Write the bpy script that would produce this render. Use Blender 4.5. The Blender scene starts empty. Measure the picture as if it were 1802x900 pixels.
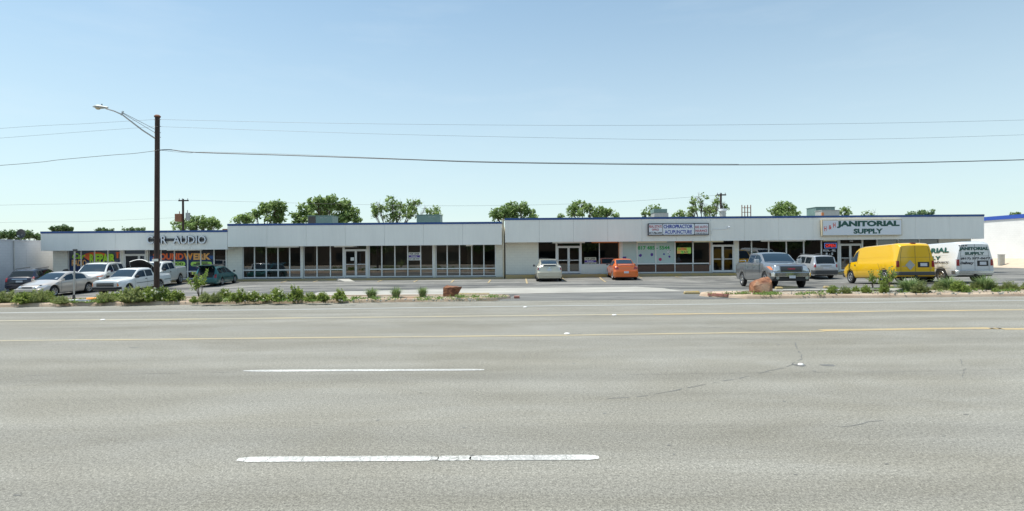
import bpy, math, random
from mathutils import Vector, Matrix, noise
from mathutils.bvhtree import BVHTree
R = math.radians
rnd = random.Random(7)
SC = bpy.context.scene
COL = SC.collection

# ------------------------------------------------------------------ camera, world, sun
F, CH, ROLL = 1020.0, 1.85, 0.008
cd = bpy.data.cameras.new('camera')
cam = bpy.data.objects.new('camera', cd); COL.objects.link(cam); SC.camera = cam
cd.sensor_width = 36.0; cd.lens = F/1802*36.0; cd.shift_y = -2/1802
cd.clip_start = 0.1; cd.clip_end = 6000
cam.location = (0, 0, CH); cam.rotation_euler = (R(90), ROLL, 0)

SUN_EL, SUN_AZ = R(68), math.atan2(-0.97, 0.24)          # azimuth measured from +Y towards +X
w = bpy.data.worlds.new('World'); SC.world = w; w.use_nodes = True
nt = w.node_tree; nt.nodes.clear()
sky = nt.nodes.new('ShaderNodeTexSky'); sky.sky_type = 'NISHITA'; sky.sun_disc = False
sky.sun_elevation = SUN_EL; sky.sun_rotation = SUN_AZ
sky.altitude = 0; sky.air_density = 1.0; sky.dust_density = 0.5; sky.ozone_density = 4.0
bg = nt.nodes.new('ShaderNodeBackground'); bg.inputs[1].default_value = 0.118
wo = nt.nodes.new('ShaderNodeOutputWorld')
# thin high cloud wisps
tc = nt.nodes.new('ShaderNodeTexCoord'); mp = nt.nodes.new('ShaderNodeMapping'); mp.inputs['Scale'].default_value = (1.2, 1.2, 6.0)
mp.inputs['Rotation'].default_value = (0.1, 0.25, 0.2)
nz = nt.nodes.new('ShaderNodeTexNoise'); nz.inputs['Scale'].default_value = 3.2; nz.inputs['Detail'].default_value = 7; nz.inputs['Roughness'].default_value = .6
rp = nt.nodes.new('ShaderNodeValToRGB'); rp.color_ramp.elements[0].position = .52; rp.color_ramp.elements[1].position = .82
rp.color_ramp.elements[1].color = (.11, .11, .11, 1)
mx = nt.nodes.new('ShaderNodeMix'); mx.data_type = 'RGBA'; mx.inputs['B'].default_value = (5.2, 5.6, 5.8, 1)
L = nt.links.new
L(tc.outputs['Generated'], mp.inputs[0]); L(mp.outputs[0], nz.inputs['Vector']); L(nz.outputs['Fac'], rp.inputs[0])
L(rp.outputs[0], mx.inputs['Factor']); vl = nt.nodes.new('ShaderNodeMix'); vl.data_type = 'RGBA'; vl.inputs['B'].default_value = (4.35, 4.85, 4.85, 1)
tn = nt.nodes.new('ShaderNodeVectorMath'); tn.operation = 'MULTIPLY'; tn.inputs[1].default_value = (.83, .98, .88)
sx = nt.nodes.new('ShaderNodeSeparateXYZ'); L(tc.outputs['Generated'], sx.inputs[0])       # horizon haze thins with elevation
hz = nt.nodes.new('ShaderNodeMapRange'); hz.interpolation_type = 'SMOOTHERSTEP'
for i_, q_ in zip((1, 2, 3, 4), (-.15, .62, .74, .14)): hz.inputs[i_].default_value = q_
L(sx.outputs[2], hz.inputs[0]); L(hz.outputs[0], vl.inputs['Factor']); L(sky.outputs[0], tn.inputs[0]); L(tn.outputs[0], vl.inputs['A']); L(vl.outputs['Result'], mx.inputs['A']); L(mx.outputs['Result'], bg.inputs[0]); L(bg.outputs[0], wo.inputs[0])

sd = bpy.data.lights.new('sun', 'SUN'); sd.energy = 3.6; sd.angle = R(.53); sd.color = (1, .955, .88)
sun = bpy.data.objects.new('sun', sd); COL.objects.link(sun)
sv = Vector((math.sin(SUN_AZ)*math.cos(SUN_EL), math.cos(SUN_AZ)*math.cos(SUN_EL), math.sin(SUN_EL)))
sun.rotation_euler = sv.to_track_quat('Z', 'Y').to_euler(); sun.location = (0, 0, 60)
SC.view_settings.view_transform = 'Standard'; SC.view_settings.look = 'None'
SC.view_settings.exposure = 0.66; SC.view_settings.gamma = 1.0; SC.view_settings.use_curve_mapping = False
SC.cycles.max_bounces = 6; SC.cycles.transparent_max_bounces = 12; SC.cycles.caustics_reflective = False; SC.cycles.caustics_refractive = False
SC.cycles.use_denoising = True

# ------------------------------------------------------------------ pixel helpers (photograph 1802 x 900)
def ray(x, y):
    cx, cy = x-901, 448-y
    return cx+cy*ROLL, cy-cx*ROLL                 # X and Z per F of depth
def at(x, y, d):
    a, b = ray(x, y); return Vector((a*d/F, d, CH+b*d/F))
def PX(x, d): return (x-901)*d/F
def ground(x, y, z=0.0):
    a, b = ray(x, y); d = (z-CH)*F/b
    return Vector((a*d/F, d, z))
UC = [-.88, -.7, -.58, -.4, 0, .2, .4, .6, .8]
YR = [24, 30, 36, 40, 43.3]
ZT = [[0]*9,
      [-.45, -.35, -.2, 0, 0, 0, -.05, .08, .15],
      [-.5, -.4, -.2, 0, 0, 0, -.2, -.10, .1],
      [-.47, -.3, -.15, 0, 0, .02, -.02, .05, .1],
      [-.42, -.2, -.02, 0, .03, .12, .16, .18, .2]]
def zlot(X, Y):
    u = X/min(max(Y, 24), 44); Yc = min(max(Y, 24), 43.3); u = min(max(u, -.88), .8)
    i = max(k for k in range(8) if UC[k] <= u); j = max(k for k in range(4) if YR[k] <= Yc)
    a = (u-UC[i])/(UC[i+1]-UC[i]); b = (Yc-YR[j])/(YR[j+1]-YR[j])
    a = a*a*(3-2*a)
    return (ZT[j][i]*(1-a)+ZT[j][i+1]*a)*(1-b)+(ZT[j+1][i]*(1-a)+ZT[j+1][i+1]*a)*b
def glot(x, y):
    p = ground(x, y)
    for _ in range(12): p = ground(x, y, zlot(p.x, p.y))
    return p

# ------------------------------------------------------------------ materials
M = {}
def newmat(name):
    m = bpy.data.materials.new(name); m.use_nodes = True; M[name] = m
    return m, m.node_tree, m.node_tree.nodes['Principled BSDF']
def mat(name, col, rough=.6, metal=0, spec=.5, coat=0, var=0, vs=3, bump=0, bs=40, emit=0, stretch=(1, 1, 1)):
    m, t, b = newmat(name)
    b.inputs['Base Color'].default_value = (*col, 1); b.inputs['Roughness'].default_value = rough
    b.inputs['Metallic'].default_value = metal; b.inputs['Specular IOR Level'].default_value = spec
    b.inputs['Coat Weight'].default_value = coat; b.inputs['Coat Roughness'].default_value = .04
    if emit: b.inputs['Emission Color'].default_value = (*col, 1); b.inputs['Emission Strength'].default_value = emit
    N = t.nodes.new; K = t.links.new
    if var or bump:
        tc = N('ShaderNodeTexCoord'); mp = N('ShaderNodeMapping'); mp.inputs['Scale'].default_value = stretch
        K(tc.outputs['Object'], mp.inputs[0])
    if var:
        n = N('ShaderNodeTexNoise'); n.inputs['Scale'].default_value = vs; n.inputs['Detail'].default_value = 6; n.inputs['Roughness'].default_value = .65
        K(mp.outputs[0], n.inputs['Vector'])
        mr = N('ShaderNodeMapRange'); mr.inputs['From Min'].default_value = .3; mr.inputs['From Max'].default_value = .7
        mr.inputs['To Min'].default_value = 1-var; mr.inputs['To Max'].default_value = 1+var
        K(n.outputs['Fac'], mr.inputs[0])
        v = N('ShaderNodeVectorMath'); v.operation = 'SCALE'; v.inputs[0].default_value = col; K(mr.outputs[0], v.inputs['Scale'])
        K(v.outputs[0], b.inputs['Base Color'])
    if bump:
        n2 = N('ShaderNodeTexNoise'); n2.inputs['Scale'].default_value = bs; n2.inputs['Detail'].default_value = 4
        K(mp.outputs[0], n2.inputs['Vector'])
        bp = N('ShaderNodeBump'); bp.inputs['Strength'].default_value = bump; bp.inputs['Distance'].default_value = .02
        K(n2.outputs['Fac'], bp.inputs['Height']); K(bp.outputs[0], b.inputs['Normal'])
    return m

class NG:                                            # tiny node-graph helper
    def __init__(s, name): s.m, s.t, s.b = newmat(name); s.tc = s.t.nodes.new('ShaderNodeTexCoord')
    def n(s, typ, **kw):
        x = s.t.nodes.new('ShaderNode'+typ)
        for k, v in kw.items(): setattr(x, k, v)
        return x
    def k(s, a, b): s.t.links.new(a, b)
    def noise(s, scale, detail=5, rough=.6, st=(1, 1, 1), dist=0):
        mp = s.n('Mapping'); mp.inputs['Scale'].default_value = st; s.k(s.tc.outputs['Object'], mp.inputs[0])
        x = s.n('TexNoise'); x.inputs['Scale'].default_value = scale; x.inputs['Detail'].default_value = detail
        x.inputs['Roughness'].default_value = rough; x.inputs['Distortion'].default_value = dist
        s.k(mp.outputs[0], x.inputs['Vector']); return x.outputs['Fac']
    def rng(s, v, a, b, c, d):
        x = s.n('MapRange'); 
        for i, q in zip((1, 2, 3, 4), (a, b, c, d)): x.inputs[i].default_value = q
        s.k(v, x.inputs[0]); return x.outputs[0]
    def mul(s, a, b):
        x = s.n('Math', operation='MULTIPLY'); s.k(a, x.inputs[0])
        if isinstance(b, (int, float)): x.inputs[1].default_value = b
        else: s.k(b, x.inputs[1])
        return x.outputs[0]
    def mix(s, fac, a, b):
        x = s.n('Mix', data_type='RGBA')
        if isinstance(fac, (int, float)): x.inputs['Factor'].default_value = fac
        else: s.k(fac, x.inputs['Factor'])
        for key, v in (('A', a), ('B', b)):
            if isinstance(v, tuple): x.inputs[key].default_value = (*v, 1)
            else: s.k(v, x.inputs[key])
        return x.outputs['Result']
    def scale(s, col, f):
        x = s.n('VectorMath', operation='SCALE')
        if isinstance(col, tuple): x.inputs[0].default_value = col
        else: s.k(col, x.inputs[0])
        s.k(f, x.inputs['Scale']); return x.outputs[0]
    def bump(s, h, strength, dist=.01):
        x = s.n('Bump'); x.inputs['Strength'].default_value = strength; x.inputs['Distance'].default_value = dist
        s.k(h, x.inputs['Height']); s.k(x.outputs[0], s.b.inputs['Normal'])

# road asphalt: worn pale aggregate with tyre polish bands along X
g = NG('road_asphalt')
fine = g.noise(62, 4, .85); fine2 = g.noise(26, 4, .7)
band = g.noise(1.0, 4, .55, (.025, .95, 1)); patch = g.noise(.55, 6, .65, (.45, 1, 1), .6); patch2 = g.noise(2.2, 5, .6, (.5, 1, 1))
v = g.mul(g.rng(fine, .3, .7, .22, 1.78), g.rng(fine2, .3, .7, .70, 1.30))
v = g.mul(v, g.rng(band, .32, .68, .85, 1.12)); v = g.mul(v, g.rng(patch, .3, .7, .88, 1.07)); v = g.mul(v, g.rng(patch2, .3, .7, .96, 1.04))
c = g.mix(g.rng(patch, .35, .65, 0, 1), (.228, .218, .180), (.236, .231, .202))
g.k(g.scale(c, v), g.b.inputs['Base Color']); g.b.inputs['Roughness'].default_value = .82; g.b.inputs['Specular IOR Level'].default_value = .3
g.b.inputs['Roughness'].default_value = .9
# parking lot: patched, sealed and bleached asphalt
g = NG('lot_asphalt')
fine = g.noise(30, 4, .7); p1 = g.noise(.55, 7, .62, (.16, 1.0, 1), 1.2); p2 = g.noise(1.6, 5, .6, (.5, 1, 1), .5)
c = g.mix(g.rng(p1, .42, .60, 0, 1), (.085, .088, .086), (.235, .23, .21))
c = g.mix(g.rng(p2, .55, .72, 0, .6), c, (.38, .37, .34))
g.k(g.scale(c, g.rng(fine, .3, .7, .8, 1.2)), g.b.inputs['Base Color']); g.b.inputs['Roughness'].default_value = .9; g.b.inputs['Specular IOR Level'].default_value = .25
g.bump(fine, .4, .01)
g = NG('apron_asphalt')
fine = g.noise(30, 4, .7); p1 = g.noise(.9, 7, .62, (.2, 1.0, 1), 1.0)
c = g.mix(g.rng(p1, .38, .68, 0, 1), (.105, .108, .105), (.22, .22, .205))
g.k(g.scale(c, g.rng(fine, .3, .7, .8, 1.2)), g.b.inputs['Base Color']); g.b.inputs['Roughness'].default_value = .9; g.b.inputs['Specular IOR Level'].default_value = .25
g = NG('concrete')
fine = g.noise(35, 4, .7); p1 = g.noise(1.1, 6, .62, (.4, 1.0, 1), .6)
c = g.mix(g.rng(p1, .35, .65, 0, 1), (.30, .29, .255), (.41, .40, .36))
g.k(g.scale(c, g.rng(fine, .3, .7, .88, 1.12)), g.b.inputs['Base Color']); g.b.inputs['Roughness'].default_value = .85
g = NG('curb_concrete')
fine = g.noise(30, 4, .7); p1 = g.noise(1.6, 6, .62, (.5, 1.0, 1), .6)
c = g.mix(g.rng(p1, .35, .65, 0, 1), (.42, .31, .22), (.58, .46, .34))
g.k(g.scale(c, g.rng(fine, .3, .7, .85, 1.15)), g.b.inputs['Base Color']); g.b.inputs['Roughness'].default_value = .9
g = NG('dirt')
fine = g.noise(22, 6, .75); p1 = g.noise(1.3, 6, .65, (.6, 1.0, 1), .8); p2 = g.noise(.35, 3, .5)
c = g.mix(g.rng(p1, .4, .62, 0, 1), (.30, .235, .165), (.42, .37, .29))
c = g.mix(g.rng(p2, .58, .68, 0, .7), c, (.33, .16, .08))
g.k(g.scale(c, g.rng(fine, .3, .7, .6, 1.35)), g.b.inputs['Base Color']); g.b.inputs['Roughness'].default_value = .95
g.bump(fine, 1, .03)
# painted line paints (worn)
def paint_line(name, col, under, wear=.5):
    g = NG(name); a = g.noise(28, 5, .8); b_ = g.noise(1.3, 5, .7, (.5, 2, 1))
    m_ = g.n('Math', operation='ADD'); g.k(g.mul(a, .6), m_.inputs[0]); g.k(g.mul(b_, .4), m_.inputs[1])
    g.k(g.mix(g.rng(m_.outputs[0], wear-.06, wear+.05, 1, 0), col, under), g.b.inputs['Base Color']); g.b.inputs['Roughness'].default_value = .7
paint_line('white_line', (.72, .72, .68), (.36, .36, .34), .545)
paint_line('faint_white_line', (.36, .37, .34), (.27, .27, .25), .51)
paint_line('yellow_line', (.50, .36, .16), (.31, .28, .20), .51)
paint_line('faint_yellow_line', (.42, .35, .20), (.30, .28, .22), .53)
paint_line('mid_yellow_line', (.40, .33, .19), (.28, .26, .21), .49)
paint_line('scuffed_white_line', (.60, .60, .56), (.24, .24, .22), .485)
paint_line('yellow_curb_paint', (.52, .36, .07), (.40, .33, .20), .55)
mat('tar_crack', (.135, .135, .125), .8, var=.3, vs=4)
mat('white_block', (.8, .8, .78), .6)
# painted fascia panels / masonry
g = NG('fascia_paint')
p1 = g.noise(.5, 5, .6, (1, 1, .35)); p2 = g.noise(2.2, 5, .7, (2.5, 1, .25)); fn = g.noise(12, 3)
v = g.mul(g.rng(p1, .3, .7, .955, 1.03), g.rng(p2, .3, .7, .965, 1.02))
g.k(g.scale((.90, .885, .83), v), g.b.inputs['Base Color']); g.b.inputs['Roughness'].default_value = .55; g.bump(fn, .08, .01)
def masonry(name, col, dirt=.06):
    g = NG(name)
    br = g.n('TexBrick'); br.inputs['Scale'].default_value = 1; br.inputs['Brick Width'].default_value = .4; br.inputs['Row Height'].default_value = .2
    br.inputs['Mortar Size'].default_value = .008; br.inputs['Mortar Smooth'].default_value = .3
    cx = g.n('SeparateXYZ'); g.k(g.tc.outputs['Object'], cx.inputs[0]); ad = g.n('Math', operation='ADD'); g.k(cx.outputs[0], ad.inputs[0]); g.k(cx.outputs[1], ad.inputs[1])
    cm = g.n('CombineXYZ'); g.k(ad.outputs[0], cm.inputs[0]); g.k(cx.outputs[2], cm.inputs[1]); g.k(cm.outputs[0], br.inputs['Vector'])
    br.inputs['Color1'].default_value = (*col, 1); br.inputs['Color2'].default_value = (*[c*.97 for c in col], 1); br.inputs['Mortar'].default_value = (*[c*.86 for c in col], 1)
    p1 = g.noise(.8, 6, .6)
    g.k(g.scale(br.outputs[0], g.rng(p1, .3, .7, 1-dirt, 1+dirt*.5)), g.b.inputs['Base Color']); g.b.inputs['Roughness'].default_value = .75
    g.bump(br.outputs['Fac'], -.25, .01)
masonry('wall_paint', (.86, .84, .75)); masonry('neighbour_paint', (.72, .73, .76), .08); masonry('bright_paint', (.80, .80, .78))
masonry('brown_brick', (.13, .10, .075), .15)
mat('blue_trim', (.025, .080, .25), .45, var=.15, vs=2)
mat('bright_blue_trim', (.03, .09, .42), .45)
mat('alu', (.80, .80, .78), .45, var=.04)
mat('roofing', (.33, .32, .30), .9, var=.2)
mat('soffit', (.6, .6, .57), .7)
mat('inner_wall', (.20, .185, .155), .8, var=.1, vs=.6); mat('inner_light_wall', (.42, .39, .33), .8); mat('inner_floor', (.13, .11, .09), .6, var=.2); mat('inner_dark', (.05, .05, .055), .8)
mat('fluorescent', (.85, .78, .55), .4); mat('orange_trim', (.62, .22, .07), .6); mat('white_tube', (.85, .85, .8), .4)
mat('brown_panel', (.13, .07, .045), .6, var=.15, vs=5); mat('black', (.012, .012, .014), .5); mat('plastic_grey', (.06, .062, .065), .55)
mat('navy_paint', (.01, .03, .11), .5, var=.2, vs=2); mat('sky_blue_paint', (.02, .10, .33), .5)
mat('lime', (.50, .85, .05), .5); mat('lime_pill', (.52, .85, .14), .5); mat('red_letter', (.70, .06, .03), .5); mat('red_orange', (.92, .17, .04), .5)
mat('orange_letter', (.95, .38, .06), .5); mat('tan_orange', (.95, .50, .16), .5); mat('green_letter', (.03, .38, .09), .5); mat('purple_ink', (.10, .05, .30), .5)
mat('film', (.50, .62, .60), .35, var=.05, vs=1.2); mat('dark_green_letter', (.015, .09, .07), .45); mat('blue_letter', (.02, .05, .35), .45)
mat('sign_white', (.78, .80, .84), .35); mat('sign_black', (.02, .018, .03), .4); mat('paper', (.8, .8, .76), .7); mat('lease_cream', (.62, .60, .46), .6)
mat('sign_red', (.45, .03, .05), .45); mat('pink', (.55, .04, .15), .5)
mat('hvac_green', (.16, .25, .23), .5, metal=.2, var=.12, vs=2); mat('hvac_grey', (.42, .43, .41), .5, metal=.3, var=.1); mat('hvac_dark', (.07, .065, .06), .7)
mat('galv', (.45, .46, .46), .45, metal=.6, var=.15); mat('rust_brown', (.22, .09, .05), .8, var=.25)
mat('transformer_orange', (.30, .13, .07), .7, var=.2); mat('tan_metal', (.55, .48, .34), .6, var=.15)
g = NG('pole_wood'); p1 = g.noise(6, 6, .7, (4, 4, .25)); p2 = g.noise(1.2, 4, .6)
c = g.mix(g.rng(p1, .35, .65, 0, 1), (.030, .020, .018), (.085, .055, .045)); g.k(g.scale(c, g.rng(p2, .3, .7, .8, 1.2)), g.b.inputs['Base Color']); g.b.inputs['Roughness'].default_value = .9; g.bump(p1, .6, .02)
g = NG('red_rock'); p1 = g.noise(3.0, 8, .7, (1, 1, 2.2), .6); p2 = g.noise(1.1, 3, .5)
c = g.mix(g.rng(p1, .38, .62, 0, 1), (.12, .045, .025), (.34, .155, .075)); c = g.mix(g.rng(p2, .54, .66, 0, .6), c, (.38, .29, .21))
g.k(c, g.b.inputs['Base Color']); g.b.inputs['Roughness'].default_value = .9; g.bump(p1, .9, .06)
mat('bark', (.11, .085, .065), .95, var=.3, vs=4)
def leafmat(name, c1, c2, tr=.3):
    m, t, b = newmat(name); N = t.nodes.new; K = t.links.new
    geo = N('ShaderNodeNewGeometry'); mi = N('ShaderNodeMix'); mi.data_type = 'RGBA'
    mi.inputs['A'].default_value = (*c1, 1); mi.inputs['B'].default_value = (*c2, 1); K(geo.outputs['Random Per Island'], mi.inputs['Factor'])
    b.inputs['Roughness'].default_value = .55; b.inputs['Specular IOR Level'].default_value = .35; K(mi.outputs['Result'], b.inputs['Base Color'])
    tl = N('ShaderNodeBsdfTranslucent'); K(mi.outputs['Result'], tl.inputs[0]); ms = N('ShaderNodeMixShader'); ms.inputs[0].default_value = tr
    K(b.outputs[0], ms.inputs[1]); K(tl.outputs[0], ms.inputs[2]); K(ms.outputs[0], t.nodes['Material Output'].inputs[0])
leafmat('tree_leaf', (.15, .24, .065), (.36, .47, .18), .6); leafmat('tree_leaf_b', (.11, .19, .07), (.24, .33, .13), .5); leafmat('tree_leaf_far', (.08, .15, .065), (.17, .25, .10), .5)
leafmat('shrub_leaf', (.15, .23, .04), (.40, .48, .13), .5); leafmat('shrub_leaf_b', (.18, .24, .07), (.42, .46, .19), .5); leafmat('sapling_leaf', (.18, .28, .05), (.34, .44, .10))
leafmat('grass_blade', (.15, .24, .08), (.32, .40, .18)); mat('petal', (.85, .84, .66), .6); leafmat('weed_leaf', (.12, .22, .04), (.26, .36, .09))
def glassmat(name, tint, refl):
    m, t, b = newmat(name); N = t.nodes.new; K = t.links.new; t.nodes.remove(b)
    tr = N('ShaderNodeBsdfTransparent'); tr.inputs[0].default_value = (*tint, 1); gl = N('ShaderNodeBsdfGlossy'); gl.inputs['Roughness'].default_value = .0
    gl.inputs[0].default_value = (.95, .97, 1, 1)
    fr = N('ShaderNodeFresnel'); fr.inputs[0].default_value = 1.5; ad = N('ShaderNodeMath'); ad.operation = 'ADD'; ad.inputs[1].default_value = refl; K(fr.outputs[0], ad.inputs[0])
    ms = N('ShaderNodeMixShader'); K(ad.outputs[0], ms.inputs[0]); K(tr.outputs[0], ms.inputs[1]); K(gl.outputs[0], ms.inputs[2]); K(ms.outputs[0], t.nodes['Material Output'].inputs[0])
glassmat('door_glass', (.3, .3, .3), -.01); glassmat('shop_glass', (.5, .5, .48), .12); glassmat('shop_glass_dark', (.22, .22, .22), .085)
mat('car_glass', (.012, .018, .022), .03, spec=.4); mat('car_glass_blue', (.020, .040, .062), .03, spec=.22)
mat('tyre', (.018, .018, .019), .85); mat('rim', (.5, .5, .5), .3, metal=.8); mat('chrome', (.75, .75, .75), .12, metal=1)
mat('headlamp', (.6, .62, .63), .12, metal=.5, coat=1); mat('tail_red', (.30, .01, .012), .2, coat=1); mat('amber', (.75, .20, .03), .25, coat=1)
mat('plate', (.62, .64, .68), .5); mat('car_black', (.02, .02, .022), .6); mat('dark_trim', (.05, .052, .055), .5); mat('seat_tan', (.32, .26, .2), .8)
def carpaint(name, col, metal=.0, rough=.3): mat(name, col, rough, metal=metal, coat=1)
carpaint('p_navy', (.008, .010, .028), .1); carpaint('p_beige', (.57, .52, .46), .3); carpaint('p_white', (.80, .80, .77)); carpaint('p_white_b', (.72, .72, .68))
carpaint('p_teal', (.003, .12, .125), .15); carpaint('p_cream', (.56, .53, .43), .35); carpaint('p_orange', (.75, .155, .02), .15); carpaint('p_grey', (.21, .22, .23), .45)
carpaint('p_silver', (.52, .54, .56), .4); carpaint('p_yellow', (.86, .50, .0)); carpaint('p_vanwhite', (.70, .71, .71)); carpaint('p_silver_bumper', (.45, .46, .47), .8, .25)

# ------------------------------------------------------------------ mesh helpers
def tag(o, label=None, cat=None, group=None, kind=None):
    if label: o['label'] = label
    if cat: o['category'] = cat
    if group: o['group'] = group
    if kind: o['kind'] = kind
    return o
def empty(name, loc=(0, 0, 0), rz=0, label=None, cat=None, group=None):
    o = bpy.data.objects.new(name, None); o.empty_display_size = .3; COL.objects.link(o); o.location = loc; o.rotation_euler = (0, 0, rz)
    return tag(o, label, cat, group)
class MB:
    def __init__(s): s.v = []; s.f = []; s.mi = []
    def box(s, x0, x1, y0, y1, z0, z1, mi=0):
        n = len(s.v); s.v += [(x, y, z) for z in (z0, z1) for y in (y0, y1) for x in (x0, x1)]
        for q in ((0, 2, 3, 1), (4, 5, 7, 6), (0, 1, 5, 4), (2, 6, 7, 3), (0, 4, 6, 2), (1, 3, 7, 5)): s.f.append([n+i for i in q]); s.mi.append(mi)
        return s
    def quad(s, *p, mi=0):
        n = len(s.v); s.v += [tuple(q) for q in p]; s.f.append(list(range(n, n+len(p)))); s.mi.append(mi); return s
    def tube(s, pts, rad, k=6, mi=0, cap=True):
        pts = [Vector(p) for p in pts]; rr = rad if isinstance(rad, (list, tuple)) else [rad]*len(pts); n0 = len(s.v)
        for i, p in enumerate(pts):
            d = (pts[min(i+1, len(pts)-1)]-pts[max(i-1, 0)]).normalized(); a = d.orthogonal().normalized() if abs(d.z) > .9 else d.cross(Vector((0, 0, 1))).normalized(); b = d.cross(a)
            for j in range(k):
                t = 2*math.pi*j/k; s.v.append(tuple(p+(a*math.cos(t)+b*math.sin(t))*rr[i]))
        for i in range(len(pts)-1):
            for j in range(k):
                s.f.append([n0+i*k+j, n0+i*k+(j+1) % k, n0+(i+1)*k+(j+1) % k, n0+(i+1)*k+j]); s.mi.append(mi)
        if cap:
            s.f.append([n0+j for j in range(k)][::-1]); s.mi.append(mi); e = n0+(len(pts)-1)*k; s.f.append([e+j for j in range(k)]); s.mi.append(mi)
        return s
    def prism(s, poly, z0, z1, mi=0):
        n = len(s.v); m = len(poly); g0 = (lambda p, z: (p[0], p[1], z))
        zz0 = z0 if callable(z0) else (lambda p: z0); zz1 = z1 if callable(z1) else (lambda p: z1)
        s.v += [g0(p, zz0(p)) for p in poly]+[g0(p, zz1(p)) for p in poly]
        s.f.append(list(range(n, n+m))[::-1]); s.mi.append(mi); s.f.append(list(range(n+m, n+2*m))); s.mi.append(mi)
        for i in range(m): s.f.append([n+i, n+(i+1) % m, n+m+(i+1) % m, n+m+i]); s.mi.append(mi)
        return s
    def lathe(s, prof, c, axis='y', k=24, mi=0):           # prof: (r, h) closed along the list
        n = len(s.v); c = Vector(c)
        for r, h in prof:
            for j in range(k):
                t = 2*math.pi*j/k; a, b = r*math.cos(t), r*math.sin(t)
                s.v.append(tuple(c+(Vector((a, h, b)) if axis == 'y' else Vector((a, b, h)))))
        for i in range(len(prof)-1):
            for j in range(k): s.f.append([n+i*k+j, n+i*k+(j+1) % k, n+(i+1)*k+(j+1) % k, n+(i+1)*k+j]); s.mi.append(mi)
        return s
    def build(s, name, mats, parent=None, smooth=None, bevel=0, recalc=True):
        me = bpy.data.meshes.new(name); me.from_pydata(s.v, [], s.f)
        for m in (mats if isinstance(mats, (list, tuple)) else [mats]): me.materials.append(M[m])
        if any(s.mi): me.polygons.foreach_set('material_index', s.mi)
        if recalc:
            import bmesh
            bm = bmesh.new(); bm.from_mesh(me); bmesh.ops.recalc_face_normals(bm, faces=bm.faces); bm.to_mesh(me); bm.free()
        if smooth is not None:
            me.polygons.foreach_set('use_smooth', [True]*len(me.polygons)); me.set_sharp_from_angle(angle=R(smooth))
        o = bpy.data.objects.new(name, me); COL.objects.link(o)
        if parent: o.parent = parent
        if bevel: b = o.modifiers.new('bevel', 'BEVEL'); b.width = bevel; b.segments = 2; b.limit_method = 'ANGLE'
        return o

def text_pts(s, bold=0.0, shear=0, spacing=1.0):
    cu = bpy.data.curves.new('t', 'FONT'); cu.body = s; cu.size = 1; cu.offset = bold; cu.shear = shear; cu.space_character = spacing; cu.resolution_u = 3; cu.fill_mode = 'FRONT'
    o = bpy.data.objects.new('t', cu); COL.objects.link(o); dg = bpy.context.evaluated_depsgraph_get(); dg.update()
    me = bpy.data.meshes.new_from_object(o.evaluated_get(dg)); vs = [tuple(v.co) for v in me.vertices]; fs = [list(p.vertices) for p in me.polygons]
    bpy.data.objects.remove(o); bpy.data.curves.remove(cu); bpy.data.meshes.remove(me)
    x0 = min(v[0] for v in vs); x1 = max(v[0] for v in vs); y0 = min(v[1] for v in vs); y1 = max(v[1] for v in vs)
    return [((v[0]-x0)/(x1-x0), (v[1]-y0)/(y1-y0)) for v in vs], fs
def text_into(mb, s, x0, x1, z0, z1, y, bold=.03, mi=0, shear=0, depth=0, rot=0):   # text standing in the XZ plane facing -Y
    p, fs = text_pts(s, bold, shear); n = len(mb.v); cx, cz = (x0+x1)/2, (z0+z1)/2
    for (a, b) in p:
        dx, dz = (a-.5)*(x1-x0), (b-.5)*(z1-z0)
        mb.v.append((cx+dx*math.cos(rot)-dz*math.sin(rot), y, cz+dx*math.sin(rot)+dz*math.cos(rot)))
    for f in fs: mb.f.append([n+i for i in f]); mb.mi.append(mi)
    if depth:
        m = len(mb.v)
        for q in mb.v[n:m]: mb.v.append((q[0], q[1]+depth, q[2]))
        cnt = {}
        for f in fs:
            for i in range(len(f)):
                e = (f[i], f[(i+1) % len(f)]); cnt[e] = 1
            mb.f.append([m+i for i in f[::-1]]); mb.mi.append(mi)
        for (a, b) in list(cnt):
            if (b, a) not in cnt: mb.f.append([n+a, n+b, m+b, m+a]); mb.mi.append(mi)
    return mb
def children(o, L=None): return [c for c in bpy.data.objects if c.parent == o]
def copy_thing(src, kids, loc, rz=0, sc=(1, 1, 1), label=None):
    r = src.copy(); COL.objects.link(r); r.location = loc; r.rotation_euler = (0, 0, rz); r.scale = sc
    if label: r['label'] = label
    for k in kids:
        c = k.copy(); COL.objects.link(c); c.parent = r
    return r
# ------------------------------------------------------------------ ground, road, lot
S = lambda o: tag(o, kind='structure')
S(MB().quad((-3000, -3000, -1.0), (3000, -3000, -1.0), (3000, 3000, -1.0), (-3000, 3000, -1.0)).build('ground', 'dirt', recalc=False))
edge_l = [(0, 541), (400, 536.5), (650, 535), (830, 532.5)]
def edgeY(X):                                             # far edge of the carriageway
    pts = [(-90, 20.4), (-19.3, 21.9), (-11, 22.55), (-5.6, 22.8), (-1.6, 23.1), (8, 23.1), (14, 23.15), (20.6, 23.3), (90, 24.0)]
    for (a, b), (c, d) in zip(pts, pts[1:]):
        if a <= X <= c: return b+(d-b)*(X-a)/(c-a)
    return 23
mb = MB(); xs = [-90+3*i for i in range(61)]
for a, b in zip(xs, xs[1:]): mb.quad((a, -14, 0), (b, -14, 0), (b, edgeY(b)+.01, 0), (a, edgeY(a)+.01, 0))
S(mb.build('road', 'road_asphalt', recalc=False))
S(MB().quad((-90, -60, -.12), (90, -60, -.12), (90, -14, -.12), (-90, -14, -.12)).build('verge', 'dirt', recalc=False))
mb = MB(); nx, ny = 160, 60; x0, x1 = -80, 80; Ys = [20.3+.9*j for j in range(34)]+[51+2.5*j for j in range(26)]
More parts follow.
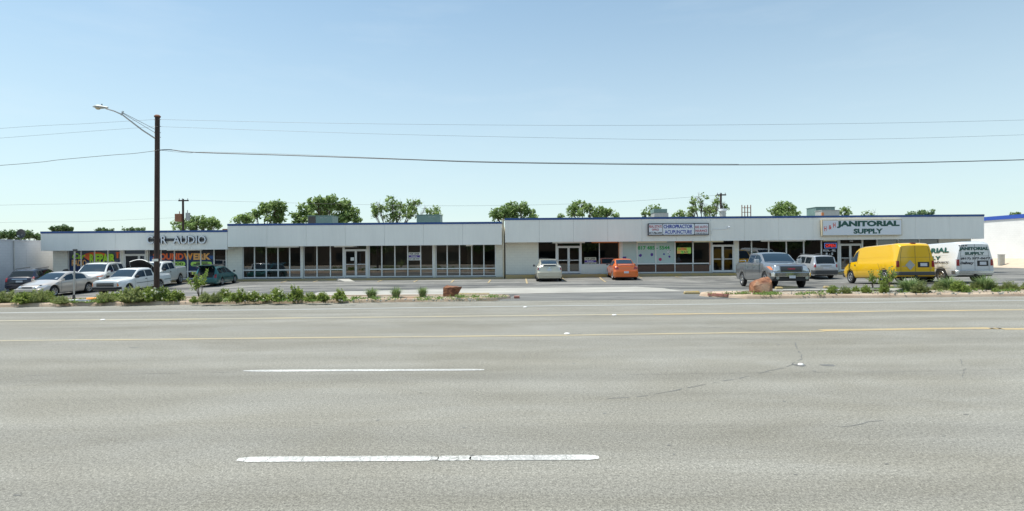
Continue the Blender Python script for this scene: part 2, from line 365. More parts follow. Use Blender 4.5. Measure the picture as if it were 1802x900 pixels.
gv = lambda X, Y: zlot(X, Y)-(.012 if Y < 24 else 0)
for Y in Ys:
    for i in range(nx+1):
        X = x0+(x1-x0)*i/nx; z = gv(X, Y) if Y > 23.6 else -.06
        mb.v.append((X, Y, z))
for j in range(len(Ys)-1):
    for i in range(nx): n = j*(nx+1)+i; mb.f.append([n, n+1, n+nx+2, n+nx+1]); mb.mi.append(0)
S(mb.build('parking_lot', 'lot_asphalt', smooth=60, recalc=False))
def sheet(name, mt, poly, dz, sub=1.2, kind='structure', zf=None):
    """flat sheet following the lot, cut to a convex-ish polygon given as world points (two chains)"""
    lo, hi = poly; mb = MB(); n = 28
    def samp(ch, t):
        t = t*(len(ch)-1); i = min(int(t), len(ch)-2); return ch[i].lerp(ch[i+1], t-i)
    m = 6
    for j in range(m+1):
        for i in range(n+1):
            p = samp(lo, i/n).lerp(samp(hi, i/n), j/m); z = (zf or zlot)(p.x, p.y)+dz; mb.v.append((p.x, p.y, z))
    for j in range(m):
        for i in range(n): k = j*(n+1)+i; mb.f.append([k, k+1, k+n+2, k+n+1]); mb.mi.append(0)
    return S(mb.build(name, mt, recalc=False, smooth=60))
G = glot
sheet('concrete_strip', 'concrete', ([G(540, 523), G(650, 521.5), G(880, 518), G(1100, 514.6), G(1203, 513.5)], [G(560, 515), G(650, 512.5), G(880, 507.5), G(1120, 505.5), G(1165, 507.5)]), .012)
ap_lo = [Vector((x, edgeY(x)+.0, 0)) for x in (-.6, 2, 4.5, 7, 9.2)]; ap_hi = [G(915, 518.2), G(985, 517.0), G(1060, 516), G(1140, 515), G(1204, 514.2)]
sheet('driveway_apron', 'apron_asphalt', (ap_lo, ap_hi), .006, zf=lambda X, Y: 0 if Y < 24 else zlot(X, Y))
# parking stripes
def strip(mb, p, q, wd, dz=.016, zf=zlot, n=5):
    p = Vector(p); q = Vector(q); d = (q-p); d.z = 0; d.normalize(); s = Vector((-d.y, d.x, 0))*wd/2
    for i in range(n):
        a = p.lerp(q, i/n); b = p.lerp(q, (i+1)/n)
        mb.quad(*[(c.x, c.y, zf(c.x, c.y)+dz) for c in (a-s, b-s, b+s, a+s)])
mb = MB()
for a, b in (((925.5, 491), (927.5, 499.5)), ((989, 489.5), (996, 495.5)), ((1053, 487), (1066, 497)), ((735, 493.5), (728, 497)), ((799, 493), (793.5, 498)), ((863, 493), (859, 498.5)),
             ((672, 494), (664, 496.5)), ((1118, 486.5), (1130, 490)), ((1182, 486), (1196, 490)), ((560, 494.5), (551, 497)), ((505, 495), (494, 498))):
    strip(mb, G(*a), G(*b), .11)
S(mb.build('parking_stripes', 'yellow_line', recalc=False))
# road lines
def roadline(name, mt, pts, wd, z=.004):
    mb = MB(); P = [ground(x, y, 0) for x, y in pts]
    for i in range(len(P)-1): strip(mb, P[i], P[i+1], wd, z, zf=lambda X, Y: 0, n=1)
    return S(mb.build(name, mt, recalc=False))
def ext(pts):                                             # run on past the frame
    P = [ground(*p, 0) for p in pts]; return pts
roadline('white_edge_line', 'faint_white_line', [(-400, 557), (0, 551), (500, 545.3), (900, 539.5), (1500, 533), (1802, 529), (2300, 524)], .34)
roadline('yellow_line', 'faint_yellow_line', [(-400, 569), (0, 564.8), (300, 562.5), (600, 559.2), (1150, 553.5)], .30)
roadline('yellow_line', 'yellow_line', [(1150, 553.6), (1400, 550.8), (1590, 547.5), (1660, 547.3), (1802, 545.3), (2300, 540)], .27)
roadline('yellow_line', 'faint_yellow_line', [(-400, 604), (0, 600), (180, 598.5)], .16)
roadline('yellow_line', 'mid_yellow_line', [(180, 598.5), (300, 597.5), (600, 594.2), (1000, 590.5), (1200, 587.5), (1450, 583.5)], .20)
roadline('yellow_line', 'yellow_line', [(1445, 581.8), (1600, 579.5), (1745, 578), (1760, 579.3), (1802, 579.2), (2300, 574)], .30)
mb = MB()
def hair(x, y):
    a = ground(x, y); rn2 = random.Random(int(x)); m_ = MB(); 
    for k in range(4):
        p = a+Vector((rn2.uniform(-.012, .012), -.06+.032*k, 0)); q = a+Vector((rn2.uniform(-.012, .012), -.06+.032*(k+1), 0)); HAIR.quad((p.x-.0018, p.y, .0065), (p.x+.0018, p.y, .0065), (q.x+.0018, q.y, .0065), (q.x-.0018, q.y, .0065))
HAIR = MB()
def dash(x0, y0, x1, y1, th):
    a, b = ground(x0, y0), ground(x1, y1); n = 24; s = Vector((0, th/2, 0)); z = .004; pa = []
    rn = random.Random(int(x0)); up = []; dn = []
    for i in range(n+1):
        p = a.lerp(b, i/n); e = min(i, n-i); k = (.45 if e == 0 else .85 if e == 1 else 1)
        up.append(p+s*k*(1+rn.uniform(-.05, .05))); dn.append(p-s*k*(1+rn.uniform(-.05, .05)))
    for i in range(n): mb.quad(*[(q.x, q.y, z) for q in (dn[i], dn[i+1], up[i+1], up[i])])
dash(428, 653.2, 852, 651.3, .145); dash(418, 809.3, 772, 807.3, .135); dash(826, 807, 1054, 805.6, .135)
S(mb.build('lane_dashes', 'white_line', recalc=False))
mb = MB(); dash(770, 807.4, 829, 807, .125); S(mb.build('worn_lane_dash', 'scuffed_white_line', recalc=False))
# cracks, tar snakes, oil spots
mb = MB(); rn = random.Random(3)
def crack(pts, wd):
    P = [ground(x, y) for x, y in pts]; prev = None
    for p, q in zip(P, P[1:]):
        n = max(2, int((q-p).length/.12))
        for i in range(n):
            a = p.lerp(q, i/n); b = p.lerp(q, (i+1)/n)
            if prev: a = prev
            b = b+Vector((rn.uniform(-.02, .02), rn.uniform(-.02, .02), 0)); prev = b
            if rn.random() < .78: strip(mb, a, b, wd*rn.uniform(.4, 1.2), .002, zf=lambda X, Y: 0, n=1)
crack([(1070, 702), (1140, 697), (1200, 685), (1290, 668), (1385, 646), (1412, 632), (1398, 603)], .024)
crack([(1200, 575), (1300, 578), (1365, 588)], .03)
crack([(765, 811), (800, 806), (830, 802)], .02); crack([(772, 812), (806, 808), (838, 803)], .012)
crack([(-40, 662), (160, 660), (420, 655)], .010); crack([(1010, 661), (1300, 657), (1560, 655), (1850, 650)], .010)
crack([(1480, 752), (1530, 742), (1570, 738)], .014); crack([(1690, 632), (1698, 650), (1694, 668)], .014)
def blot(x, y, rx, ry):
    c = ground(x, y); k = 10; d = c.y; mb.quad(*[(c.x+rx*d/F*math.cos(2*math.pi*i/k)*rn.uniform(.7, 1.1), c.y+ry*d*d/(F*CH)*math.sin(2*math.pi*i/k)*rn.uniform(.7, 1.1), .002) for i in range(k)])
for a in ((1457, 643, 14, 2.2), (1408, 643, 13, 2.6), (1433, 653.5, 4, .8), (1016, 588.4, 12, .9), (1048, 555.8, 7, .7), (1064, 728, 4, 1), (1177, 784, 4, 1), (1186, 800, 3, .9), (1400, 836, 4, 1), (1700, 730, 5, .9), (1660, 768, 3, 1),
          (236, 612, 11, .6), (665, 740, 4, .9), (740, 692, 3, .7), (816, 753, 3, .8), (1010, 640, 3, .6), (923, 628, 3, .6), (300, 803, 2, .6), (30, 872, 10, 1.2), (1380, 707, 3, .8), (1560, 817, 5, 1), (1370, 607, 3, .7)): blot(*a)
for k in range(13): q_ = 440+k*46+rn.uniform(-14, 14); hair(q_, 809.2-.0058*(q_-438))
S(HAIR.build('paint_cracks', 'tar_crack', recalc=False))
mb.build('asphalt_cracks', 'tar_crack', recalc=False)['kind'] = 'structure'
# raised pavement markers
def bump_marker(x, y, label, w_=.07):
    c = ground(x, y); m = MB(); m.lathe([(w_, 0), (w_*.95, .012), (w_*.6, .022), (.001, .026)], (c.x, c.y, .003), 'z', 12)
    tag(m.build('road_marker', 'white_block', smooth=50), label, 'road marker', 'white button markers on the road')
bump_marker(1409, 642.5, 'white button marker beside dark patch between the near lanes, toward the right', .045)
bump_marker(998, 588, 'white button marker on the nearer yellow line beside a dark spot')
bump_marker(1081, 555, 'white button marker on the farther yellow line right of a dark spot')
bump_marker(181, 563.5, 'white button marker on the farther yellow line, at the far left')
bump_marker(924, 541, 'small white button marker near the driveway mouth')

# ------------------------------------------------------------------ planted islands
def island(name, front, back, mt='dirt'):
    """front/back: chains of world points, left to right"""
    H = .14; poly = [Vector((p.x, p.y, 0)) for p in front]+[Vector((p.x, p.y, 0)) for p in back[::-1]]
    mb = MB(); c = sum(poly, Vector())/len(poly)
    def off(p, i):                                       # inward offset
        a = poly[i-1]; b = poly[(i+1) % len(poly)]; d = (b-a).normalized(); n = Vector((-d.y, d.x, 0)); return p+n*.30
    inner = [off(p, i) for i, p in enumerate(poly)]; m = len(poly)
    for i in range(m):
        a, b, c2, d = poly[i], poly[(i+1) % m], inner[(i+1) % m], inner[i]
        a1 = a.lerp(d, .34); b1 = b.lerp(c2, .34)
        mb.quad((a.x, a.y, -.15), (b.x, b.y, -.15), (b1.x, b1.y, H-.05), (a1.x, a1.y, H-.05))
        a2 = a.lerp(d, .5); b2 = b.lerp(c2, .5)
        mb.quad((a1.x, a1.y, H-.05), (b1.x, b1.y, H-.05), (b2.x, b2.y, H), (a2.x, a2.y, H))
        mb.quad((a2.x, a2.y, H), (b2.x, b2.y, H), (c2.x, c2.y, H), (d.x, d.y, H))
        mb.quad((d.x, d.y, H), (c2.x, c2.y, H), (c2.x, c2.y, .0), (d.x, d.y, .0))
    S(mb.build(name+'_curb', 'curb_concrete', recalc=True))
    n = 150; q = 12; mb = MB(); F_ = inner[:len(front)]; B_ = inner[len(front):][::-1]
    def samp(ch, X):
        for a, b in zip(ch, ch[1:]):
            if a.x <= X <= b.x and b.x > a.x: return a.lerp(b, (X-a.x)/(b.x-a.x))
        return ch[0] if X < ch[0].x else ch[-1]
    xa = max(F_[0].x, B_[0].x); xb = min(F_[-1].x, B_[-1].x)
    xa = min(F_[0].x, B_[0].x); xb = max(F_[-1].x, B_[-1].x)
    for j in range(q+1):
        for i in range(n+1):
            X = xa+(xb-xa)*i/n; p = samp(F_, X).lerp(samp(B_, X), j/q)
            e = min(j, q-j)/q*2; z = H-.03+.07*e*(1-e*.4)+.05*e*noise.noise(Vector((p.x*.9, p.y*1.4, 3)))
            mb.v.append((p.x, p.y, z))
    for j in range(q):
        for i in range(n): k = j*(n+1)+i; mb.f.append([k, k+1, k+n+2, k+n+1]); mb.mi.append(0)
    S(mb.build(name+'_soil', mt, smooth=60, recalc=False))
V = lambda x, y: Vector((x, y, 0))
li_f = [V(-80, 20.6), V(-40, 21.45), V(-19.3, 21.9), V(-11, 22.55), V(-5.6, 22.8), V(-2.6, 22.95), V(-1.4, 23.15), V(-.55, 23.6), V(-.05, 24.2)]
li_b = [V(-80, 24.3), V(-40, 24.7), V(-19.3, 25.0), V(-11, 25.3), V(-5.6, 25.4), V(-2.0, 25.35), V(-.9, 25.2), V(-.3, 24.9), V(.0, 24.45)]
island('left_island', li_f, li_b)
ri_f = [V(8.0, 25.0), V(8.05, 24.6), V(8.3, 24.1), V(8.8, 23.5), V(9.4, 23.15), V(14, 23.15), V(20.6, 23.3), V(45, 23.6), V(80, 23.9)]
ri_b = [V(8.1, 25.3), V(8.5, 25.7), V(9.2, 25.9), V(10, 26.0), V(11, 26.1), V(14, 26.2), V(20.6, 26.4), V(45, 26.7), V(80, 27)]
island('right_island', ri_f, ri_b)
# paved end of the right island + red paint traces
S(MB().prism([(8.35, 24.5), (8.9, 23.75), (9.5, 23.4), (11.2, 23.38), (10.6, 24.6), (9.6, 25.6), (8.8, 25.4)], .05, .151).build('island_paving', 'curb_concrete'))
S(MB().prism([(11.2, 25.3), (15.8, 25.5), (15.8, 26.0), (11.4, 25.9)], .05, .185).build('island_concrete_strip', 'concrete'))
mat('faded_red', (.38, .17, .13), .9, var=.3, vs=9)
S(MB().prism([(8.2, 24.35), (8.75, 23.62), (9.0, 23.75), (8.5, 24.5)], .05, .156).build('red_curb_paint', 'faded_red'))
S(MB().prism([(.07, 24.2), (.30, 24.2), (.30, 24.5), (.07, 24.5)], -.02, .10).build('red_curb_stub', 'faded_red'))
def wheel_stop(x0, x1, y, z, label):
    a = at(x0, y, 1); X = []; d = (CH-z)*F/-(ray((x0+x1)/2, y)[1]); xa, xb = PX(x0, d), PX(x1, d); m = MB(); n = 0
    pr = [(-.09, 0), (-.09, .07), (-.05, .13), (.05, .13), (.09, .07), (.09, 0)]
    for xx, k in ((xa, .8), (xa+.05, 1), (xb-.05, 1), (xb, .8)): m.v += [(xx, d+p[0], z+p[1]*k) for p in pr]
    for i in range(3):
        for j in range(6): m.f.append([i*6+j, i*6+(j+1) % 6, i*6+6+(j+1) % 6, i*6+6+j]); m.mi.append(0)
    m.f.append(list(range(6))); m.f.append(list(range(18, 24))); m.mi += [0, 0]
    tag(m.build('wheel_stop', 'yellow_curb_paint'), label, 'wheel stop', 'yellow concrete wheel stops')
wheel_stop(1203, 1230, 517.5, 0, 'worn yellow wheel stop at the tip of the right island')
wheel_stop(1364, 1376, 509.5, 0, 'short yellow wheel stop just right of the big red rock')
wheel_stop(1376, 1403, 508.5, -.03, 'yellow wheel stop in the shade under the grey pickup nose')
wheel_stop(803, 861, 521, 0, 'long yellow wheel stop right of the smaller rock')
wheel_stop(1449, 1458, 508, .03, 'yellow wheel stop end left of the bushes before the yellow van')
wheel_stop(1558, 1571, 506.5, .05, 'yellow wheel stop below the rear of the yellow van')

# ------------------------------------------------------------------ the strip of shops
YF, YW, YG = 43.3, 44.4, 44.45       # fascia plane, wall plane, glazing plane
def bx(mb, px0, px1, y0, y1, z0, z1, d=None, mi=0): return mb.box(PX(px0, d or y0), PX(px1, d or y0), y0, y1, z0, z1, mi)
def shell(root, x0, x1, zb, zf0, ztop, xw0, xw1, panels, walls, zwalk):
    """x0..x1 fascia span (m), xw0..xw1 wall span (m); walls: solid front spans in px at YW"""
    f = MB(); wpan = (x1-x0)/panels
    for i in range(panels): f.box(x0+i*wpan+(.012 if i else 0), x0+(i+1)*wpan, YF, YF+.06, zf0, ztop-.155)
    f.box(x0, x0+.06, YF+.06, YW-.002, zf0, ztop-.155); f.box(x1-.06, x1, YF+.06, YW-.002, zf0, ztop-.155)
    f.build('fascia', 'fascia_paint', root)
    b = MB(); b.box(x0+.01, x1-.01, YF+.062, YF+.12, zf0+.02, ztop-.15); b.build('fascia_backing', 'black', root)
    t = MB(); t.box(x0-.02, x1+.02, YF-.025, YF+.10, ztop-.155, ztop); t.box(x0-.02, x0+.1, YF+.1, 62, ztop-.155, ztop); t.box(x1-.1, x1+.02, YF+.1, 62, ztop-.155, ztop)
    t.build('roof_trim', 'blue_trim', root)
    s = MB(); s.box(x0+.062, x1-.062, YF+.122, YW-.003, zf0+.04, zf0+.10); s.build('soffit', 'soffit', root)
    wl = MB(); wl.box(xw0, xw0+.2, YW+.2, 62, zb, ztop-.165); wl.box(xw1-.2, xw1, YW+.2, 62, zb, ztop-.165); wl.box(xw0+.2, xw1-.2, 61.8, 62, zb, ztop-.165)
    for a, c in walls: wl.box(a, c, YW, YW+.2, zb, ztop-.17)
    wl.box(xw0, xw1, YW+.001, YW+.199, zf0+.10, ztop-.15)
    wl.build('wall', 'wall_paint', root)
    r = MB(); r.box(xw0+.21, xw1-.21, YW+.21, 61.79, ztop-.42, ztop-.34); r.build('roof', 'roofing', root)
    k = MB(); k.box(xw0-.0, xw1+.0, 43.22, YW+.3, zb, zwalk); k.build('walkway', 'concrete', root)
    c = MB(); c.box(xw0, xw1, 43.10, 43.218, zb, zwalk-.004); c.build('curb', 'yellow_curb_paint', root)
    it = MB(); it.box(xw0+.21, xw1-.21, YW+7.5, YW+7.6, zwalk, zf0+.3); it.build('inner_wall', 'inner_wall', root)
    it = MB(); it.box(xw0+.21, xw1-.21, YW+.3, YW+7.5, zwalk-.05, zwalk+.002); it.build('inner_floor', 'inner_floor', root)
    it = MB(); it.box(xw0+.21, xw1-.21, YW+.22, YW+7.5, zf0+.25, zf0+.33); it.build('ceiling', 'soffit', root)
def window(root, p0, p1, z0, z1, rails=(), pane='shop_glass', fw=.085, frame='alu'):
    x0, x1 = PX(p0, YG), PX(p1, YG); m = MB(); h = fw/2
    m.box(x0-h+.001, x0+h, YG-.05, YG+.05, z0, z1); m.box(x1-h, x1+h-.001, YG-.052, YG+.048, z0+.001, z1-.001)
    m.box(x0+h, x1-h, YG-.05, YG+.05, z0, z0+fw); m.box(x0+h, x1-h, YG-.05, YG+.05, z1-fw, z1)
    for r in rails: m.box(x0+h, x1-h, YG-.05, YG+.05, r-h, r+h)
    o = m.build('window', frame, root)
    g_ = MB(); g_.quad((x0+h, YG, z0+fw), (x1-h, YG, z0+fw), (x1-h, YG, z1-fw), (x0+h, YG, z1-fw)); g_.build('pane', pane, o, recalc=False)
    return o
def doors(root, p0, pm, p1, z0, zt, z1, pane='shop_glass', leaves=2):
    """door frame p0..p1 with leaves meeting at pm"""
    x0, xm, x1 = PX(p0, YG), PX(pm, YG), PX(p1, YG); m = MB()
    m.box(x0-.04, x0+.04, YG-.07, YG+.05, z0, z1); m.box(x1-.04, x1+.04, YG-.07, YG+.05, z0, z1); m.box(x0+.04, x1-.04, YG-.07, YG+.05, zt, zt+.06); m.box(x0+.04, x1-.04, YG-.07, YG+.05, z1-.04, z1)
    fr = m.build('door_frame', 'alu', root)
    MB().quad((x0, YG, zt+.06), (x1, YG, zt+.06), (x1, YG, z1-.04), (x0, YG, z1-.04)).build('transom_pane', pane, fr, recalc=False)
    for a, b, hx in ((x0+.045, xm-.006, xm-.09), (xm+.006, x1-.045, xm+.09)):
        d = MB(); s_ = .075
        d.box(a, a+s_, YG-.035, YG+.02, z0+.02, zt-.01); d.box(b-s_, b, YG-.035, YG+.02, z0+.02, zt-.01)
        d.box(a+s_, b-s_, YG-.035, YG+.02, z0+.02, z0+.17); d.box(a+s_, b-s_, YG-.035, YG+.02, zt-.09, zt-.01); d.box(a+s_, b-s_, YG-.03, YG+.01, z0+1.0, z0+1.05)
        do = d.build('door', 'alu', root)
        MB().quad((a+s_, YG-.01, z0+.17), (b-s_, YG-.01, z0+.17), (b-s_, YG-.01, zt-.09), (a+s_, YG-.01, zt-.09)).build('door_pane', pane, do, recalc=False)
        MB().tube([(hx, YG-.036, z0+.9), (hx, YG-.09, z0+.92), (hx, YG-.09, z0+1.18), (hx, YG-.036, z0+1.2)], .014).build('door_handle', 'galv', do)
def lettering(parent, items, y, name='lettering'):
    """items: (text, px0, px1, ytop, ybot, mat, bold[, shear[, rot]]) placed on plane y"""
    mats = []; m = MB()
    for it in items:
        t, a, b, yt, yb, mt, bold = it[:7]; sh = it[7] if len(it) > 7 else 0; rot = it[8] if len(it) > 8 else 0
        if mt not in mats: mats.append(mt)
        xm = (a+b)/2; z1 = at(xm, yt, y).z; z0 = at(xm, yb, y).z
        text_into(m, t, PX(a, y), PX(b, y), z0, z1, y, bold, mats.index(mt), sh, 0, rot)
    return m.build(name, mats, parent, recalc=False)
def rrect(m, a, b, yt, yb, y, r=.1, mi=0, n=5):
    xm = (a+b)/2; x0, x1 = PX(a, y), PX(b, y); z1 = at(xm, yt, y).z; z0 = at(xm, yb, y).z; P = []
    for cx, cz, s in ((x1-r, z0+r, -90), (x1-r, z1-r, 0), (x0+r, z1-r, 90), (x0+r, z0+r, 180)):
        for i in range(n): t = R(s+90*i/(n-1)); P.append((cx+r*math.cos(t), y, cz+r*math.sin(t)))
    m.quad(*P, mi=mi)

# ---- middle building
XA, XB = PX(401, YF), PX(883.3, YF)
mid = empty('shop_building', ((XA+XB)/2, YW, 0), 0, 'long vacant middle shop building with white fascia and a row of floor-length windows', 'building')
mid.location = (0, 0, 0)
pil = lambda a, b: (PX(a, YW), PX(b, YW))
xw0, xw1 = PX(400.5, YW), PX(887, YW)
shell(mid, XA, XB, -.3, 2.58, 4.30, xw0, xw1, 7, [(xw0, PX(427, YW)), pil(530.3, 534.2), pil(762.3, 766.6), (PX(872.6, YW), xw1), pil(646.5, 649)], .15)
for a, b in ((428, 448.2), (448.2, 468.8), (468.8, 489.5), (489.5, 510), (510, 529.8), (534.8, 558), (558, 581.6), (581.6, 604), (649.8, 672), (672, 695), (695, 717.6), (717.6, 740.4), (740.4, 761.8), (767.2, 787), (787, 808.8), (808.8, 830.2), (830.2, 851.5), (851.5, 872)):
    window(mid, a, b, .18, 2.70, (.80,))
doors(mid, 606, 626.3, 646, .16, 2.28, 2.68)
for a, b in ((470, 525), (588, 622), (820, 832)): m = MB(); bx(m, a, b, YF+.3, YF+.5, 2.50, 2.61); m.build('soffit_light', 'white_tube', mid)
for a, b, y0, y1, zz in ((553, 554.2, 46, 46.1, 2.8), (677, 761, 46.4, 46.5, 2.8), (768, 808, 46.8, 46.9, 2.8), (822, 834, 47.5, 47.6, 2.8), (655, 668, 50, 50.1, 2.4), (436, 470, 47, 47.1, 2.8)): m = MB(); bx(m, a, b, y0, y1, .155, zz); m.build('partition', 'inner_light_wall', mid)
m = MB(); text_into(m, '7433', PX(622, YG), PX(629, YG), 2.5, 2.62, YG-.09, .03); m.build('street_number', 'sign_white', mid, recalc=False)
# paper notice, rooms
m = MB(); x = PX(617.3, YG); m.box(x, x+.26, YG-.048, YG-.044, 1.47, 1.72); m.build('paper_notice', 'paper', mid)
S_ = lambda o, l, c, g=None: tag(o, l, c, g)
# ---- right building
XA2, XB2 = PX(889, YF), PX(1732, YF); xr0, xr1 = PX(889.5, YW), PX(1709, YW)
rb = empty('shop_building', (0, 0, 0), 0, 'longest shop building with the chiropractor and janitorial signs on its fascia', 'building')
shell(rb, XA2, XB2, -.3, 2.74, 4.56, xr0, xr1, 14, [(xr0, PX(946.5, YW)), pil(1249.5, 1251.3), pil(1293, 1298.5), (PX(1653, YW), xr1), pil(1475, 1476.4), pil(1089.5, 1093.5)], .33)
for a, b in ((947, 978.4), (1022.5, 1088.8)): bul = MB(); bx(bul, a, b, YW+.01, YW+.14, .33, .995, d=YW); bul.build('bulkhead', 'wall_paint', rb)
for a, b in ((947, 978.4), (1022.8, 1054.6), (1054.6, 1088.8)): window(rb, a, b, 1.0, 2.86, fw=.06, pane='shop_glass_dark')
doors(rb, 980, 1000.5, 1021.5, .34, 2.40, 2.84, 'shop_glass_dark')
for a, b in ((1094, 1121), (1121, 1153.8), (1153.8, 1187.6), (1187.6, 1219.3), (1219.3, 1249.2)): m = MB(); bx(m, a+.5, b-.5, YW+.03, YW+.12, .42, .93, d=YW); m.build('brown_panel', 'brown_panel', rb)
m = MB()
for a in (1094.5, 1121, 1153.8, 1187.6, 1219.3, 1249): bx(m, a-.7, a+.7, YW-.0, YW+.16, .335, .995, d=YW)
bx(m, 1095.4, 1248, YW+.01, YW+.14, .34, .415, d=YW); m.build('panel_frame', 'alu', rb)
for a, b, pn in ((1094.5, 1121, 'film'), (1121, 1153.8, 'film'), (1153.8, 1187.6, 'film'), (1187.6, 1219.3, 'shop_glass'), (1219.3, 1249, 'shop_glass')):
    window(rb, a, b, 1.0, 2.86, fw=.09, pane=pn)
doors(rb, 1252.5, 1271.6, 1291.5, .34, 2.40, 2.84, 'door_glass')
m = MB()
for a, b in ((1299, 1322.2), (1322.2, 1352.4), (1352.4, 1383.4), (1383.4, 1414), (1414, 1445), (1445, 1474.5), (1517.5, 1543), (1543, 1580), (1580, 1617), (1617, 1652)):
    window(rb, a, b, .95, 2.86, fw=.09, pane='shop_glass_dark'); m = MB(); bx(m, a, b, YW+.01, YW+.14, .33, .945, d=YW); m.build('bulkhead', 'wall_paint', rb)
doors(rb, 1477, 1496, 1516.5, .34, 2.40, 2.84, 'shop_glass_dark')
m = MB()
for a, b in ((1042, 1088), (1189, 1219)): bx(m, a, b, YF+.18, YF+.24, 2.66, 2.75, d=YF)
bx(m, 1088.4, 1089.6, YW-.03, YW-.004, .34, 2.7, d=YW); bx(m, 1248.6, 1249.6, YW-.03, YW-.004, .9, 2.75, d=YW); m.build('orange_trim', 'orange_trim', rb)
for a, b in ((1122, 1175), (1222, 1275), (1452, 1476)): m = MB(); bx(m, a, b, YF+.2, YF+.42, 2.65, 2.75, d=YF); m.build('soffit_light', 'fluorescent', rb)
for a, b in ((973, 1030), (1343, 1420)): m = MB(); bx(m, a, b, YF+.2, YF+.42, 2.66, 2.75, d=YF); m.build('soffit_light', 'white_tube', rb)
m = MB(); text_into(m, '7435', PX(1494, YG), PX(1500, YG), 2.60, 2.72, YG-.09, .03); m.build('street_number', 'sign_white', rb, recalc=False)
m = MB(); P = [at(1252, 411.5, YF-.03), at(1254, 403.8, YF-.03), at(1276, 403.5, YF-.03), at(1281, 401, YF-.05), at(1283, 399.8, YF-.12)]; m.tube(P, .018, 5)
m.lathe([(.001, -.05), (.06, -.02), (.07, .05), (.001, .06)], at(1283.5, 400, YF-.14), 'y', 10); m.build('fascia_lamp', 'sign_white', rb)
# painted / applied window graphics of the right building
YL = YG-.006
lettering(rb, [('817 485 - 5544', 1122.5, 1178.5, 433.2, 439.8, 'green_letter', .035)], YL)
m = MB(); rn = random.Random(5)
def blob(m, px, py, r, mi, k=9, yy=YL, jit=.35):
    c = at(px, py, yy); m.quad(*[(c.x+r*math.cos(2*math.pi*i/k)*rn.uniform(1-jit, 1), yy, c.z+r*math.sin(2*math.pi*i/k)*rn.uniform(1-jit, 1)) for i in range(k)], mi=mi)
blob(m, 1127, 450, .14, 0); blob(m, 1147, 448, .15, 0); blob(m, 1161.8, 456.8, .13, 1, jit=.1); blob(m, 1177, 443.5, .15, 2, jit=.05); blob(m, 1178, 452, .10, 0); blob(m, 1168.5, 447.5, .09, 3)
for a, b in ((1175.6, 441.8), (1178.5, 444), (1176, 446), (1179, 441.6)): blob(m, a, b, .04, 4, yy=YL-.003)
m.build('window_sticker', ['purple_ink', 'pink', 'sign_white', 'blue_letter', 'black'], rb, recalc=False)
m = MB(); c = at(1098.5, 454.5, YL); m.box(c.x-.15, c.x+.15, YL-.02, YL, c.z-.11, c.z+.11); m.build('door_notice', 'purple_ink', rb)
ps = MB(); a0 = at(1191.5, 436, YL); a1 = at(1216, 446.5, YL)
for i in range(2):
    for j in range(4):
        x_ = a0.x+(a1.x-a0.x)*j/4; z_ = a1.z+(a0.z-a1.z)*i/2; ps.quad((x_, YL, z_), (x_+(a1.x-a0.x)/4, YL, z_), (x_+(a1.x-a0.x)/4, YL, z_+(a0.z-a1.z)/2), (x_, YL, z_+(a0.z-a1.z)/2), mi=(i+j) % 2 if j < 3 else 1)
text_into(ps, 'INCOME', a0.x+.06, a0.x+.75, a0.z-.20, a0.z-.03, YL-.003, .03, 2); text_into(ps, 'TAX', a0.x+.3, a0.x+.9, a1.z+.03, a1.z+.2, YL-.003, .03, 3)
ps.build('window_poster', ['tan_orange', 'lime_pill', 'red_orange', 'green_letter'], rb, recalc=False)
# OPEN sign and hours
on = empty('open_sign', (0, 0, 0), 0, 'red OPEN sign with blue and white border in the shop window', 'sign')
c = at(1459.5, 432.6, YG+.05); on.location = c
mat('open_red', (.75, .03, .03), .4, emit=.5); mat('open_blue', (.15, .25, .75), .4, emit=.3)
m = MB(); m.box(-.48, .48, 0, .05, -.22, .22); m.build('sign_board', 'sign_black', on)
m = MB(); m.box(-.47, .47, -.02, -.001, .17, .20); m.box(-.47, .47, -.02, -.001, -.20, -.17); m.box(-.47, -.44, -.02, -.001, -.17, .17); m.box(.44, .47, -.02, -.001, -.17, .17); m.build('border_tube', 'open_blue', on)
m = MB(); text_into(m, 'OPEN', -.38, .38, -.12, .12, -.012, .02); m.build('letters', 'open_red', on, recalc=False)
on.location = (c.x, YG-.10, c.z)
lettering(rb, [('MON. - FRI.', 1448.5, 1471, 439.2, 443.2, 'sign_white', .03), ('8 - 5', 1453, 1466, 445, 449.2, 'sign_white', .03)], YL-.0)
# ---- left building
XA3, XB3 = PX(72, YF), PX(400.3, YF); xl0, xl1 = PX(93, YW), PX(400.0, YW)
lb = empty('shop_building', (0, 0, 0), 0, 'lower left shop building with car audio letters and colourful painted windows', 'building')
shell(lb, XA3, XB3, -.8, 2.39, 3.84, xl0, xl1, 5, [(xl0, PX(120, YW)), pil(213, 218.3), pil(257.5, 262), (PX(398.8, YW), xl1)], .12)
for a, b in ((121, 143.3), (143.3, 167), (167, 190.5), (190.5, 212.6)): window(lb, a, b, .15, 2.5, (.70,), 'shop_glass_dark')
for a, b in ((262.5, 284), (284, 307.4), (307.4, 330.5), (330.5, 353.7), (353.7, 377), (377, 398.4)): window(lb, a, b, .15, 2.5, (.74,), 'shop_glass_dark')
doors(lb, 219, 245, 257, .13, 2.05, 2.5, 'shop_glass_dark')
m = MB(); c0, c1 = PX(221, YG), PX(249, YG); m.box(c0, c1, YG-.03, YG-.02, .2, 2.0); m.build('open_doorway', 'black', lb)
YL2 = YG-.008
m = MB(); pa = lambda a, b, yt, yb, mi, yy: m.quad(*[tuple(q) for q in (at(a, yb, yy), at(b, yb, yy), at(b, yt, yy), at(a, yt, yy))], mi=mi)
pa(123, 166, 456, 482, 0, YL2); pa(166, 212, 458.5, 480, 0, YL2)
